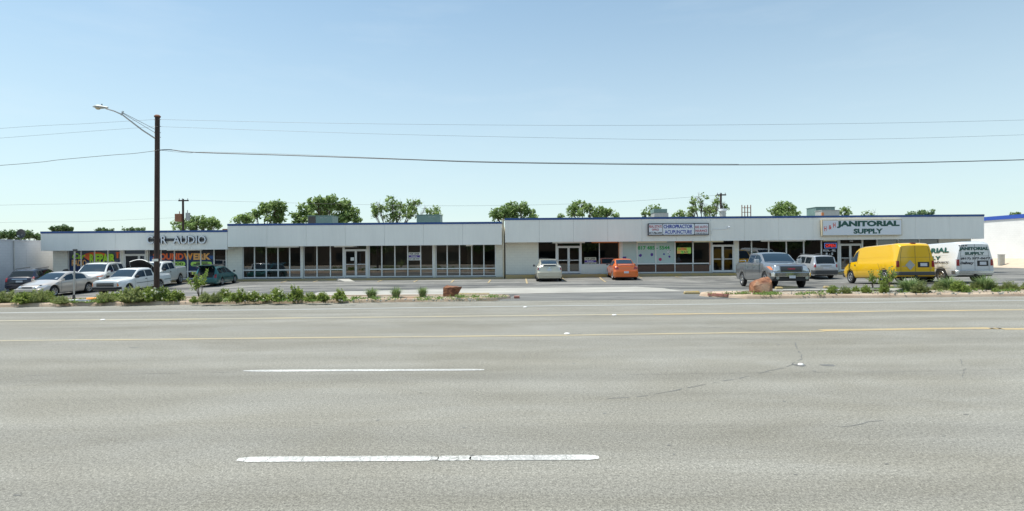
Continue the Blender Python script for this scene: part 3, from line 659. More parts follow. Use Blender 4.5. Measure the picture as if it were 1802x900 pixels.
pa(264, 376, 441, 450, 2, YL2); pa(264, 376, 450, 478, 0, YL2); pa(262.9, 275, 452, 470, 1, YL2-.002); pa(368, 376, 450.5, 456, 1, YL2-.002)
m.build('painted_background', ['navy_paint', 'sky_blue_paint', 'sign_black'], lb, recalc=False)
m = MB(); rn = random.Random(8); c = at(168, 452, YL2-.003); m.quad(*[(c.x+1.0*math.cos(t_)*(.9+.1*math.sin(3*t_)), c.y, c.z+.36*math.sin(t_)) for t_ in [2*math.pi*i/16 for i in range(16)]]); c = at(207.5, 450, YL2-.003)
rrect(m, 203.5, 212, 444, 446.5, YL2-.003, .05); rrect(m, 205, 208.5, 446.5, 455, YL2-.003, .05); m.build('painted_splash', 'red_orange', lb, recalc=False)
lettering(lb, [('RADIO', 126.3, 152, 457.3, 468.5, 'tan_orange', .03)], YL2-.010, 'painted_lettering')
sh = MB()
for t, a, b, yt, yb, bo, shr in (('R', 157.5, 166, 447.5, 463.5, .05, 0), ('EPAIR', 168, 202.6, 447, 463, .05, 0)):
    xm = (a+b)/2; text_into(sh, t, PX(a, YL2)+.06, PX(b, YL2)+.06, at(xm, yb, YL2).z-.05, at(xm, yt, YL2).z-.05, YL2-.012, bo+.02, 0, shr)
sh.build('letter_shadow', 'sign_black', lb, recalc=False)
lettering(lb, [('Car', 127.3, 151, 446, 456, 'lime', .03, .3), ('R', 157.5, 166, 447.5, 463.5, 'lime', .05), ('EPAIR', 168, 202.6, 447, 463, 'lime', .05)], YL2-.016, 'painted_lettering')
lettering(lb, [('S', 269, 279.5, 446, 457.6, 'red_orange', .05), ('OUND', 280.5, 323, 446, 457.6, 'red_orange', .05), ('W', 323.3, 339.5, 446, 457.6, 'orange_letter', .05), ('ERK', 340.3, 370.7, 446, 457.6, 'tan_orange', .05)], YL2-.010, 'painted_lettering')
m = MB(); rrect(m, 271, 326, 461, 468.8, YL2-.006, .16); rrect(m, 335.5, 373, 461, 468.8, YL2-.006, .16); m.build('painted_oval', 'lime_pill', lb, recalc=False)
lettering(lb, [('KENWOOD', 279, 322.3, 462.4, 467.3, 'sign_black', .035)], YL2-.011, 'painted_lettering')
m = MB(); rrect(m, 340, 352, 464.6, 466.5, YL2-.011, .03); rrect(m, 345, 366, 462.2, 464.2, YL2-.011, .03); rrect(m, 356, 369, 464.8, 466.6, YL2-.011, .03); m.build('painted_mark', 'sign_black', lb, recalc=False)
m = MB(); bx(m, 380, 398, YG+.05, YG+.06, 1.55, 1.95, d=YG); bx(m, 380, 398, YG+.05, YG+.06, 1.0, 1.35, d=YG); m.build('window_blind', 'paper', lb)
m = MB(); bx(m, 290, 351, YF+.25, YF+.45, 2.33, 2.42, d=YF); m.build('soffit_light', 'white_tube', lb)
# curb ramp before the middle doors
a, b, c, d = G(606.5, 496), G(625, 496), G(628.5, 491.5), G(610, 491.5)
m = MB(); m.v = [(a.x, a.y, a.z+.01), (b.x, b.y, b.z+.01), (c.x, 43.09, .15), (d.x, 43.09, .15), (a.x, a.y, -.1), (b.x, b.y, -.1), (c.x, 43.09, -.1), (d.x, 43.09, -.1)]
m.f = [[0, 1, 2, 3], [0, 4, 5, 1], [1, 5, 6, 2], [3, 2, 6, 7], [0, 3, 7, 4]]; m.mi = [0]*5
tag(m.build('curb_ramp', 'concrete'), 'small pale concrete ramp in front of the middle double doors', 'ramp')
# step wall between left and middle roofs, vertical pipe in the gap
m = MB(); x_ = PX(391.5, 50); m.box(x_, x_+.55, 50, 51.2, 3.4, 4.25); tag(m.build('roof_chimney', 'rust_brown', bevel=.02), 'dark red brick stub on the roof beside the middle building', 'chimney')
m = MB(); xg = PX(885.9, YF-.0); m.tube([(xg, YF+.05, .15), (xg, YF+.05, 4.35)], .062, 8); m.tube([(xg, YF+.05, 4.35), (xg, YF+.05, 4.5)], .1, 8)
m.box(xg-.06, xg+.06, YF-.03, YF+.0, 4.36, 4.48)
tag(m.build('downpipe', 'tan_metal', smooth=40), 'tan vertical downpipe in the dark gap between two shop buildings', 'pipe')

# ---- signs
def sgn(name, label, cat='sign'): return empty(name, (0, 0, 0), 0, label, cat)
# CAR AUDIO channel letters on a rail
cs = sgn('shop_sign', 'large white CAR AUDIO letters standing on a raceway, left building fascia')
yl = YF-.16; zc = at(311, 419, yl)
m = MB(); m.box(PX(262, YF), PX(362, YF), YF-.07, YF-.005, at(311, 424.5, YF).z, at(311, 420, YF).z); m.build('raceway', 'dark_trim', cs)
def chan(txt, a, b):
    xm = (a+b)/2; z0 = at(xm, 429.3, yl).z; z1 = at(xm, 415.2, yl).z
    q = MB(); text_into(q, txt, PX(a, yl), PX(b, yl), z0, z1, yl, .012, 0, 0, .10); o = q.build('letters', 'dark_trim', cs)
    q = MB(); text_into(q, txt, PX(a, yl)-.01, PX(b, yl)-.01, z0, z1, yl-.006, .012); q.build('letter_face', 'sign_white', o, recalc=False)
chan('CAR', 258.5, 293.5); chan('AUDIO', 304.5, 362.5)
# chiropractor sign
ch = sgn('shop_sign', 'long black-framed box sign reading CHIROPRACTOR ACUPUNCTURE'); yb = YF-.20
x0, x1 = PX(1141, yb), PX(1248, yb); z0, z1 = at(1194, 414.4, yb).z, at(1194, 393.2, yb).z
m = MB(); m.box(x0, x1, yb, YF-.004, z0, z1); m.build('sign_box', 'sign_black', ch, bevel=.01)
m = MB(); m.box(PX(1142.3, yb), PX(1166, yb), yb-.012, yb-.002, z0+.06, z1-.06); rrect(m, 1167, 1222, 394.3, 413.2, yb-.015, .09); m.box(PX(1223, yb), PX(1246.6, yb), yb-.012, yb-.002, z0+.06, z1-.06); m.build('sign_face', 'sign_white', ch)
yt_ = yb-.02
lettering(ch, [('CHIROPRACTOR', 1168, 1219.3, 395.6, 402.2, 'blue_letter', .035), ('ACUPUNCTURE', 1170, 1218, 405.2, 411.8, 'blue_letter', .025),
               ('REAL ESTATE', 1143, 1164.8, 396.6, 401.1, 'sign_red', .02), ('OFFICE', 1147.6, 1159.6, 402.6, 406.4, 'sign_red', .02), ('817-786-3444', 1143, 1165, 408.3, 412.3, 'sign_black', .03),
               ('$32 AUTO', 1223.8, 1245.5, 397.6, 402.6, 'sign_red', .02), ('INSURANCE', 1224, 1245, 404.2, 408.4, 'sign_red', .02), ('HOME LIFE HEALTH', 1224.2, 1245.3, 409.8, 411.8, 'sign_black', .03)], yt_, 'lettering')
# janitorial sign
js = sgn('shop_sign', 'white box sign reading H & H JANITORIAL SUPPLY'); yb = YF-.28
x0, x1 = PX(1447, yb), PX(1588, yb); zl0, zl1 = at(1517, 415.2, yb).z, at(1517, 386.6, yb).z
m = MB(); m.box(x0, x1, yb, YF-.004, zl0, zl1); m.build('sign_box', 'tan_metal', js, bevel=.01)
m = MB(); m.box(x0+.06, x1-.06, yb-.012, yb-.002, zl0+.06, zl1-.06); m.build('sign_face', 'sign_white', js)
lettering(js, [('JANITORIAL', 1473, 1583.5, 388.8, 401.4, 'dark_green_letter', .06), ('SUPPLY', 1502.3, 1554, 402.6, 411.6, 'dark_green_letter', .05),
               ('H', 1450.3, 1455, 398.2, 407, 'red_letter', .02, .1, .1), ('&', 1458.7, 1463.5, 396.5, 404, 'red_letter', .02, .1, .1), ('H', 1466.3, 1471, 392.2, 400.6, 'red_letter', .02, .1, .1)], yb-.018, 'lettering')
# for lease boards
def lease(a, b, yt, yb_, label, d=YG-.03, mt='paper'):
    e = sgn('lease_sign', label); x0, x1 = PX(a, d), PX(b, d); xm = (a+b)/2; z0, z1 = at(xm, yb_, d).z, at(xm, yt, d).z; h = z1-z0
    m = MB(); m.box(x0, x1, d, d+.012, z0, z1); m.build('board', mt, e)
    m = MB(); m.box(x0+.01, x1-.01, d-.004, d-.001, z0+h*.36, z0+h*.64, 0); text_into(m, 'FOR LEASE', x0+.08, x1-.08, z0+h*.72, z1-h*.08, d-.004, .04, 1)
    text_into(m, 'Realty', x0+.2, x1-.2, z0+h*.42, z0+h*.58, d-.008, .03, 2); text_into(m, '817-838-4744', x0+.06, x1-.06, z0+h*.08, z0+h*.28, d-.004, .03, 1)
    m.build('lettering', ['purple_ink', 'dark_trim', 'sign_white'], e, recalc=False)
lease(719, 739.3, 444.6, 458.4, 'white for-lease board with purple band in a middle building window')
lease(1028.5, 1049.2, 453.3, 467.2, 'cream for-lease board in the window right of the double doors', mt='lease_cream')

# ---- rooftop equipment
def hvac(px0, px1, ytop, d, label, mt='hvac_green', zb=3.95, dark=None, dep=1.8, lid=None):
    e = empty('rooftop_unit', (0, 0, 0), 0, label, 'air conditioner'); x0, x1 = PX(px0, d), PX(px1, d); zt = at((px0+px1)/2, ytop, d).z
    m = MB(); m.box(x0, x1, d, d+dep, zb+.12, zt-.05); m.build('casing', mt, e, bevel=.02)
    m = MB(); m.box(x0+.08, x1-.08, d+.08, d+dep-.08, zb-.3, zb+.12); m.build('curb_base', 'hvac_grey', e)
    m = MB(); m.box(x0-.04, x1+.04, d-.04, d+dep+.04, zt-.05, zt); m.build('lid', lid or mt, e)
    if dark: a, b = PX(dark[0], d), PX(dark[1], d); m = MB(); m.box(a, b, d-.015, d-.002, zb+.15, zt-.08); m.build('louvre', 'hvac_dark', e)
    m = MB()
    n = 2
    for i in range(n): m.box(x0+(x1-x0)*(.5+.18*i), x0+(x1-x0)*(.62+.18*i), d-.012, d-.002, zt-.22, zt-.19)
    m.build('handle_strip', 'hvac_grey', e); return e
hvac(542, 585, 379.5, 52, 'green rooftop unit with a dark louvre above the middle building', dark=(543, 556))
hvac(733.5, 775, 377.8, 52, 'green rooftop unit without louvre above the middle building')
e = empty('rooftop_unit', (0, 0, 0), 0, 'small green-capped pale rooftop unit left of the bare trees', 'air conditioner')
m = MB(); m.box(PX(1152, 54), PX(1177, 54), 54, 55.3, 4.0, at(1164, 374.8, 54).z); m.build('casing', 'hvac_grey', e, bevel=.02)
m = MB(); m.box(PX(1151, 54), PX(1174.5, 54), 53.95, 55.35, at(1164, 374.7, 54).z, at(1164, 368, 54).z); m.build('hood', 'hvac_green', e, bevel=.02)
hvac(1436.5, 1470, 364.3, 56, 'tall green rooftop unit behind the janitorial sign', dep=1.8)
e = hvac(1447, 1478, 369.8, 53, 'pale metal rooftop unit in front of the tall green one', mt='hvac_grey', dep=1.2)
m = MB(); m.box(PX(1446.6, 52.9), PX(1450.5, 52.9), 52.9, 52.98, 4.3, at(1448, 374.5, 53).z); m.build('side_panel', 'orange_trim', e)
e = empty('roof_vent', (0, 0, 0), 0, 'white cylindrical roof vent with a cap below the far utility pole', 'vent')
c = at(1272.5, 380, 56); zt = at(1272, 368, 56).z; m = MB(); m.tube([(c.x, 56, 3.8), (c.x, 56, zt-.2)], .26, 12); m.build('duct', 'hvac_grey', e, smooth=40)
m = MB(); m.tube([(c.x, 56, zt-.2), (c.x, 56, zt)], .36, 12); m.build('cap', 'sign_white', e, smooth=40)
fr = empty('roof_frame', (0, 0, 0), 0, 'dark metal pipe frame standing on the roof right of the bare trees', 'metal frame')
for x_ in (1305.5, 1310.5, 1315.5, 1321): c = at(x_, 361 if x_ != 1310.5 else 362, 58); m = MB(); m.tube([(c.x, 58, 3.8), (c.x, 58, c.z)], .045, 6); m.build('post', 'rust_brown', fr)
for y_ in (366, 374): a, b = at(1305.5, y_, 58), at(1321, y_, 58); m = MB(); m.tube([a, b], .03, 6); m.build('rail', 'rust_brown', fr)

# ---- neighbours
nb = empty('neighbour_building', (0, 0, 0), 0, 'plain bluish white block wall of the building at the left edge', 'building')
m = MB(); m.box(-60, -36.05, 30, 60, -.9, 3.12); m.build('wall', 'neighbour_paint', nb)
m = MB(); m.box(-60.05, -36.0, 29.95, 60.05, 3.12, 3.2); m.build('coping', 'neighbour_paint', nb)
m = MB(); m.tube([(-36.0, 41.9, -.6), (-36.0, 41.9, 3.1)], .03, 6); m.build('conduit', 'galv', nb)
m = MB(); m.box(-36.045, -36.03, 43.0, 43.9, 1.4, 2.5); m.build('wall_patch', 'neighbour_paint', nb)
ds = empty('satellite_dish', (0, 0, 0), 0, 'small dark satellite dish on a mast above the left neighbour wall', 'satellite dish')
c = at(38, 411.5, 42.2); m = MB(); m.lathe([(.001, .10), (.16, .08), (.27, .03), (.33, -.04), (.335, -.06), (.27, .0), (.16, .05), (.001, .07)], c, 'y', 20); m.build('dish', 'plastic_grey', ds, smooth=50)
m = MB(); m.tube([(c.x-.2, 42.3, 3.15), (c.x-.05, 42.3, c.z-.2), (c.x, 42.25, c.z-.02)], .03, 6); m.build('mast', 'galv', ds)
m = MB(); m.tube([c+Vector((0, .02, -.28)), c+Vector((.1, -.38, -.18))], .015, 5); m.box(c.x+.06, c.x+.14, 41.76, 41.86, c.z-.22, c.z-.14); m.build('feed_arm', 'galv', ds)
nr = empty('neighbour_building', (0, 0, 0), 0, 'bright white building with a blue roof band at the right edge', 'building')
m = MB(); m.box(52.2, 80, 50, 130, -.3, 5.15); m.build('wall', 'bright_paint', nr)
m = MB(); m.box(52.1, 80.1, 49.9, 130.1, 5.15, 5.55); m.build('blue_band', 'bright_blue_trim', nr)
m = MB(); m.tube([(52.13, 64.3, 5.1), (52.13, 64.3, 4.1)], .09, 8); m.build('downspout', 'galv', nr)
m = MB(); vb = [(46.8, .16), (47.1, .32), (52.3, 1.0)]
for j, Y in enumerate((44.0, 130)): m.v += [(46.6, Y, -.2), (46.6, Y, .22), (49.8, Y, .30), (52.35, Y, 1.05), (52.35, Y, -.2)]
m.f = [[0, 1, 6, 5], [1, 2, 7, 6], [2, 3, 8, 7], [4, 3, 2, 1, 0], [5, 6, 7, 8, 9]]; m.mi = [0]*5
mat('tan_verge', (.50, .41, .31), .95, var=.12, vs=.7, bump=.5, bs=8); S(m.build('side_verge', 'tan_verge'))
ub = empty('utility_box', (0, 0, 0), 0, 'grey electrical cabinet standing against the bright white right wall', 'utility box')
d = 59; c0, c1 = at(1759, 467, d), at(1768.5, 448.5, d); m = MB(); m.box(c0.x, c1.x, d, d+.25, .2, c1.z); m.build('cabinet', 'hvac_grey', ub, bevel=.02)
m = MB(); m.box(c0.x+.27, c0.x+.29, d-.012, d-.002, .4, c1.z-.05); m.box(c0.x-.02, c1.x+.02, d-.03, d+.27, c1.z-.001, c1.z+.04); m.build('door_seam', 'galv', ub)
# building and trees across the street, seen only mirrored in the shop windows
ab = empty('street_building', (0, 0, 0), 0, 'low brown brick building across the street mirrored in the shop windows', 'building')
m = MB(); m.box(-70, 75, -42, -30, -.2, 4.6); m.build('wall', 'brown_brick', ab)
m = MB(); m.box(-71, 76, -43, -29.3, 4.6, 4.9); m.build('roof', 'roofing', ab)
for k in range(14): m = MB(); m.box(-66+k*10, -61+k*10, -29.98, -29.9, .6, 2.4); m.build('window', 'car_glass', ab)
# ------------------------------------------------------------------ utility poles, wires
DP = 24.4
up = empty('street_light_pole', (0, 0, 0), 0, 'tall dark wooden pole with a cobra street lamp, left of the middle building', 'pole')
b = at(275.5, 515, DP); t_ = at(277, 206, DP); b.z = -.1
m = MB(); n = 10; m.tube([b.lerp(t_, i/n) for i in range(n+1)], [.115-.02*i/n for i in range(n+1)], 14); m.build('pole_shaft', 'pole_wood', up, smooth=50)
m = MB(); m.lathe([(.12, -.02), (.13, .03), (.08, .08), (.001, .09)], t_, 'z', 12); m.build('pole_cap', 'rust_brown', up, smooth=50)
def Pp(x, y, dy=0): return at(x, y, DP+dy)
m = MB()
m.tube([Pp(273, 244, -.05), Pp(250, 229, -.3), Pp(215, 202, -.75), Pp(200, 195.5, -.9), Pp(186, 191.5, -1.0)], [.03, .03, .028, .026, .024], 6)
m.tube([Pp(273, 234, -.05), Pp(215, 199, -.7)], .012, 5); m.tube([Pp(273, 228, -.05), Pp(213, 197, -.72)], .012, 5)
m.tube([Pp(213, 203, -.75), Pp(217, 196, -.72)], .03, 5); m.build('lamp_arm', 'galv', up, smooth=50)
lh = MB(); c = Pp(175, 189, -1.08); n0 = 0
for i in range(9):                                          # cobra head, long axis along X
    t = i/8; rr = [.01, .07, .12, .135, .13, .11, .08, .05, .035][i]; hh = [.01, .04, .065, .075, .075, .065, .05, .04, .035][i]
    for j in range(12): a = 2*math.pi*j/12; lh.v.append((c.x-.28+.62*t, c.y+rr*math.cos(a), c.z+.02-.10*t*0+hh*math.sin(a)*(1.2 if math.sin(a) > 0 else .7)-.05*t))
for i in range(8):
    for j in range(12): lh.f.append([i*12+j, i*12+(j+1) % 12, (i+1)*12+(j+1) % 12, (i+1)*12+j]); lh.mi.append(0)
lh.f.append(list(range(96, 108))); lh.mi.append(0); lh.build('lamp_head', 'hvac_grey', up, smooth=60)
m = MB(); m.lathe([(.10, .0), (.09, -.04), (.05, -.07), (.001, -.08)], (c.x-.06, c.y, c.z-.02), 'z', 12); m.build('lamp_lens', 'tan_metal', up, smooth=60)
m = MB(); m.lathe([(.02, 0), (.02, .05), (.001, .05)], (c.x+.1, c.y, c.z+.08), 'z', 8); m.build('photocell', 'plastic_grey', up)
m = MB()
for y_ in (211, 223, 234, 242, 265):
    p = Pp(276, y_); m.tube([p+Vector((-.13, 0, 0)), p+Vector((.17, 0, 0))], .014, 5)
m.build('bolt', 'galv', up); p = Pp(276, 458); m = MB(); m.box(p.x-.13, p.x+.13, p.y-.125, p.y-.115, p.z-.05, p.z+.05); m.build('pole_tag', 'paper', up)
def wire(pts, d, r, label, d2=None):
    P = [at(x, y, d if not d2 else d+(d2-d)*(x-pts[0][0])/(pts[-1][0]-pts[0][0])) for x, y in pts]; Q = []
    for i in range(len(P)-1):                               # Catmull-Rom
        p0, p1, p2, p3 = P[max(i-1, 0)], P[i], P[i+1], P[min(i+2, len(P)-1)]
        for k in range(8):
            t = k/8; Q.append(.5*((2*p1)+(p2-p0)*t+(2*p0-5*p1+4*p2-p3)*t*t+(3*p1-p0-3*p2+p3)*t**3))
    Q.append(P[-1]); m = MB(); m.tube(Q, r, 5)
    tag(m.build('overhead_wire', 'plastic_grey' if r > .009 else 'dark_trim', smooth=60), label, 'power line', 'overhead wires')
wire([(-500, 325), (0, 291.5), (110, 281), (200, 273), (235, 270.5), (276, 265.5)], DP-.12, .010, 'thick drooping cable running left from the street lamp pole')
wire([(276, 265), (300, 264), (345, 268.5), (500, 273.5), (700, 280.5), (860, 286), (1100, 289.5), (1300, 290.5), (1500, 288.5), (1802, 281.5), (2400, 262)], DP-.12, .019, 'thick black cable sagging right across the whole picture from the lamp pole')
wire([(276, 264), (330, 269.5), (360, 268), (500, 271.5), (860, 284.8), (1300, 289.3)], DP-.16, .006, 'thin strand wrapped above the thick black cable')
wire([(-500, 266), (0, 226.5), (150, 218), (276, 210.5)], DP-.12, .0045, 'highest thin wire left of the lamp pole')
wire([(-500, 282), (0, 243.5), (150, 232), (276, 223)], DP-.12, .0045, 'second thin wire left of the lamp pole')
wire([(276, 210.5), (600, 217.5), (1000, 221), (1400, 219), (1802, 211.5), (2400, 192)], DP-.12, .0045, 'highest thin wire right of the lamp pole')
wire([(276, 223), (700, 237), (1200, 246.5), (1500, 245.5), (1802, 237.5), (2400, 214)], DP-.12, .0045, 'second thin wire right of the lamp pole')
def utility(px, ytop, d, arm, label, cans=()):
    e = empty('utility_pole', (0, 0, 0), 0, label, 'pole'); t = at(px, ytop, d); m = MB(); m.tube([(t.x, d, -1), (t.x, d, t.z)], [.17, .13], 8); m.build('pole_shaft', 'pole_wood', e, smooth=50)
    a, b = at(arm[0], arm[2], d-.2), at(arm[1], arm[3], d-.2); m = MB(); m.box(a.x, b.x, d-.3, d-.17, a.z-.08, a.z+.08); m.build('crossarm', 'pole_wood', e)
    for q in (a.x+.1, b.x-.1, (a.x*.6+b.x*.4)): m = MB(); m.tube([(q, d-.24, a.z+.08), (q, d-.24, a.z+.28)], .05, 6); m.build('insulator', 'galv', e)
    for (x0, x1, y0, y1, mt, box) in cans:
        p, q = at(x0, y1, d), at(x1, y0, d); m = MB()
        if box: m.box(p.x, q.x, d-.5, d+.2, p.z, q.z)
        else: m.tube([((p.x+q.x)/2, d, p.z), ((p.x+q.x)/2, d, q.z)], (q.x-p.x)/2, 12)
        m.tube([((p.x+q.x)/2, d-.1, q.z), ((p.x+q.x)/2, d-.1, q.z+.35)], .05, 6); m.build('transformer', mt, e, smooth=40)
    m = MB(); m.tube([at(px, 376, d), at((cans[0][0]+cans[0][1])/2 if cans else px+1, 378, d)], .04, 5); m.build('bracket', 'galv', e)
utility(322, 350.5, 75, (314.5, 332, 353.5, 353), 'far utility pole with two transformers behind the left shop building', ((311.5, 322, 377, 390.5, 'transformer_orange', True), (327, 334.5, 375, 388, 'hvac_grey', False)))
utility(1268.5, 340, 75, (1261, 1277.5, 343.5, 342), 'far utility pole with a crossarm behind the bare trees')
wire([(-300, 371), (0, 361.5), (150, 358.5), (318, 352.5)], 75, .012, 'faint far wire running left from the transformer pole')
wire([(-300, 400), (0, 392), (150, 390), (318, 383)], 75, .010, 'faint low far wire running left from the transformer pole')
wire([(330, 352.5), (600, 359.5), (820, 362.5), (1050, 357.5), (1262, 344)], 75, .012, 'faint far wire strung between the two far poles')
# sign post with fallen sign
sp = empty('sign_post', (0, 0, 0), 0, 'thin galvanised post with an empty bracket in front of the beige sedan', 'post'); d = 22.9
a, b = at(130, 527, d), at(131.5, 440, d); m = MB(); m.tube([(a.x, d, .1), b], .030, 8); m.build('post_tube', 'galv', sp, smooth=50)
m = MB(); m.box(b.x-.05, b.x+.08, d-.05, d+.05, b.z-.06, b.z+.03); m.build('bracket', 'plastic_grey', sp, bevel=.01)
m = MB(); m.lathe([(.07, 0), (.055, .12), (.04, .28), (.001, .3)], (a.x, d, .12), 'z', 10); m.build('post_boot', 'plastic_grey', sp, smooth=50)
fs = empty('fallen_sign', (0, 0, 0), 0, 'white and orange sign board lying on the ground at the post foot', 'sign'); c = at(147, 529.5, 22.45)
m = MB(); m.quad(*[(c.x+.62*math.cos(t), c.y+.26*math.sin(t), .24+.02*math.cos(t)) for t in [2*math.pi*i/20 for i in range(20)]]); m.prism([(c.x+.62*math.cos(t), c.y+.26*math.sin(t)) for t in [2*math.pi*i/20 for i in range(20)]], .19, .232); m.build('board', 'sign_white', fs)
m = MB(); m.prism([(c.x+.42+.33*math.cos(t), c.y+.05+.2*math.sin(t)) for t in [2*math.pi*i/12 for i in range(12)]], .24, .30); m.prism([(c.x-.72+.2*math.cos(t), c.y+.1+.12*math.sin(t)) for t in [2*math.pi*i/12 for i in range(12)]], .15, .22); m.build('orange_cap', 'orange_letter', fs, bevel=.02)
m = MB(); m.prism([(c.x-.1, c.y-.22), (c.x-.03, c.y-.22), (c.x+.12, c.y+.2), (c.x+.05, c.y+.2)], .245, .252); m.build('stripe', 'plastic_grey', fs)

# ------------------------------------------------------------------ rocks
def rock(name, pts, faces, label, sub=4, amp=.05, seed=0):
    import bmesh
    me = bpy.data.meshes.new(name); me.from_pydata(pts, [], faces); bm = bmesh.new(); bm.from_mesh(me)
    if not faces: bmesh.ops.convex_hull(bm, input=bm.verts)
    bmesh.ops.recalc_face_normals(bm, faces=bm.faces); bmesh.ops.triangulate(bm, faces=bm.faces)
    bmesh.ops.subdivide_edges(bm, edges=bm.edges, cuts=sub, use_grid_fill=True)
    for v in bm.verts:
        q = v.co*2.2+Vector((seed, 0, 0)); v.co += Vector((noise.noise(q), noise.noise(q+Vector((9, 0, 0))), noise.noise(q+Vector((0, 7, 0)))))*amp*1.6
        q = v.co*7; v.co += Vector((noise.noise(q), noise.noise(q+Vector((9, 0, 0))), noise.noise(q+Vector((0, 7, 0)))))*amp*.5
    bm.to_mesh(me); bm.free(); me.materials.append(M['red_rock']); me.polygons.foreach_set('use_smooth', [True]*len(me.polygons)); me.set_sharp_from_angle(angle=R(16))
    o = bpy.data.objects.new(name, me); COL.objects.link(o); return tag(o, label, 'rock')
d = 24.3; A = lambda x, y, dy=0: tuple(at(x, y, d+dy)+Vector((0, dy*0, 0)))
def hullpts(l): return [(at(x, y, d).x, d+dy, at(x, y, d).z) for x, y, dy in l]
rock('boulder', hullpts([(1321, 519, -.3), (1323, 503, -.25), (1333, 494, -.1), (1352, 488, .1), (1358, 489, .2), (1363, 517, .1), (1356, 520, -.35), (1351, 496, -.3), (1330, 519, .7), (1328, 500, .5), (1350, 490, .6), (1362, 515, .6), (1343, 520, -.5)]), [], 'large reddish boulder in front of the grey pickup', seed=1, amp=.035)
d = 24.0
rock('boulder', hullpts([(781, 521, -.2), (780, 506, -.15), (787, 502, 0), (794, 502.5, .1), (811, 505, .15), (808, 510, .0), (804, 521, -.1), (797, 506, -.3), (793, 522, -.35), (800, 504, .4), (784, 504, .4), (805, 520, .4), (783, 520, .4)]), [], 'smaller pinkish brown boulder left of the driveway', seed=4, amp=.03)

# ------------------------------------------------------------------ vegetation
def leafquad(m, c, n, s, rn, el=1.5):
    u = n.orthogonal().normalized(); a = rn.uniform(0, 6.283); w_ = n.cross(u); u2 = u*math.cos(a)+w_*math.sin(a); w2 = n.cross(u2)
    m.quad(c-u2*s*el*.5, c+w2*s*.42, c+u2*s*el*.5, c-w2*s*.42)
def rdir(rn): 
    while 1:
        v = Vector((rn.uniform(-1, 1), rn.uniform(-1, 1), rn.uniform(-1, 1)))
        if .05 < v.length < 1: return v.normalized()
def tree(label, d, trunk_px, lobes, seed, dens=1.0, leaf='tree_leaf', ls=.30, bare=0, name='tree', group='trees behind the shops', zb=-.6):
    """lobes: (px, py, rx_px, ry_px) ellipsoids of foliage, all at depth about d"""
    rn = random.Random(seed); s = d/F; root = empty(name, (0, 0, 0), 0, label, 'tree', group); tk = MB(); lf = MB()
    bx_ = PX(trunk_px, d); L_ = []
    for (x, y, rx, ry) in lobes: c = at(x, y, d+rn.uniform(-1.5, 1.5)); L_.append((c, rx*s*1.08, ry*s*1.05))
    zc = min(c.z for c, _, _ in L_)-.5; fork = Vector((bx_, d, max(1.2, zb+(zc-zb)*.45)))
    tk.tube([(bx_, d, zb), (bx_+.05, d, (zb+fork.z)/2), tuple(fork)], [.32, .26, .24], 8)
    for (c, rx, ry) in L_:
        mid_ = fork.lerp(c, .5)+Vector((rn.uniform(-.3, .3), rn.uniform(-.3, .3), -.2)); tk.tube([fork, mid_, c], [.12, .08, .04], 6)
        nb_ = int(8+rx*ry*3)
        for _ in range(nb_):                                # twigs
            v = rdir(rn); e = c+Vector((v.x*rx, v.y*rx*.8, abs(v.z)*ry if rn.random() < .7 else v.z*ry))*rn.uniform(.7, 1.0+.15*bare); st = mid_.lerp(c, rn.uniform(.3, 1))
            k = st.lerp(e, .5)+Vector((rn.uniform(-.2, .2), rn.uniform(-.2, .2), rn.uniform(-.1, .2))); tk.tube([st, k, e], [.045, .028, .010], 4, cap=False)
            if bare:
                for _ in range(3):
                    e2 = k.lerp(e, rn.random())+rdir(rn)*.7; tk.tube([k.lerp(e, rn.uniform(0, .8)), e2], [.018, .006], 3, cap=False)
        ncl = max(5, int(dens*rx*ry*26))
        for _ in range(ncl):
            v = rdir(rn); q = rn.random()**.45; cc = c+Vector((v.x*rx, v.y*rx*.8, v.z*ry))*q; cr = rn.uniform(.3, .62)
            if noise.noise(cc*.9+Vector((seed, 0, 0))) < -.36: continue
            for _ in range(16 if dens < .6 else 20):
                o = rdir(rn)*cr*rn.random()**.5; n_ = (rdir(rn)+Vector((-.35, -.45, .75))).normalized(); leafquad(lf, cc+o, n_, ls*rn.uniform(.6, 1.25), rn)
    tk.build('trunk', 'bark', root, recalc=False); lf.build('crown', leaf, root, recalc=False); return root
tree('leafy tree with a gap in its crown, behind the left end of the middle building', 84, 455, [(430, 384, 14, 8), (452, 375, 13, 8), (470, 366, 14, 10), (487, 362, 14, 10), (497, 370, 9, 12), (478, 384, 13, 8), (492, 386, 10, 7), (416, 389, 6, 4)], 1)
tree('widest dense green tree behind the first green rooftop unit', 84, 575, [(525, 383, 14, 10), (540, 368, 15, 12), (560, 360, 17, 13), (583, 356, 18, 12), (603, 365, 17, 13), (617, 378, 15, 12), (570, 375, 20, 10), (597, 383, 22, 10), (630, 388, 10, 5), (546, 386, 16, 8)], 2)
tree('thin tree with airy crown and visible limbs, left of the second rooftop unit', 84, 690, [(668, 366, 14, 11), (690, 359, 16, 12), (705, 372, 14, 10), (688, 382, 16, 8), (725, 362, 17, 14), (722, 380, 12, 8), (757, 370, 14, 9), (770, 378, 7, 8), (660, 378, 6, 4)], 3, .55, bare=1)
tree('rounded green tree behind the gap between the two larger shop buildings', 88, 905, [(872, 377, 12, 8), (888, 373, 14, 9), (905, 368, 15, 11), (920, 366, 11, 9), (930, 376, 9, 8), (900, 381, 22, 7), (938, 382, 6, 4)], 4)
tree('small sparse twig cluster left of the twin crowned tree', 92, 990, [(988, 382, 6, 3)], 5, .6, bare=1)
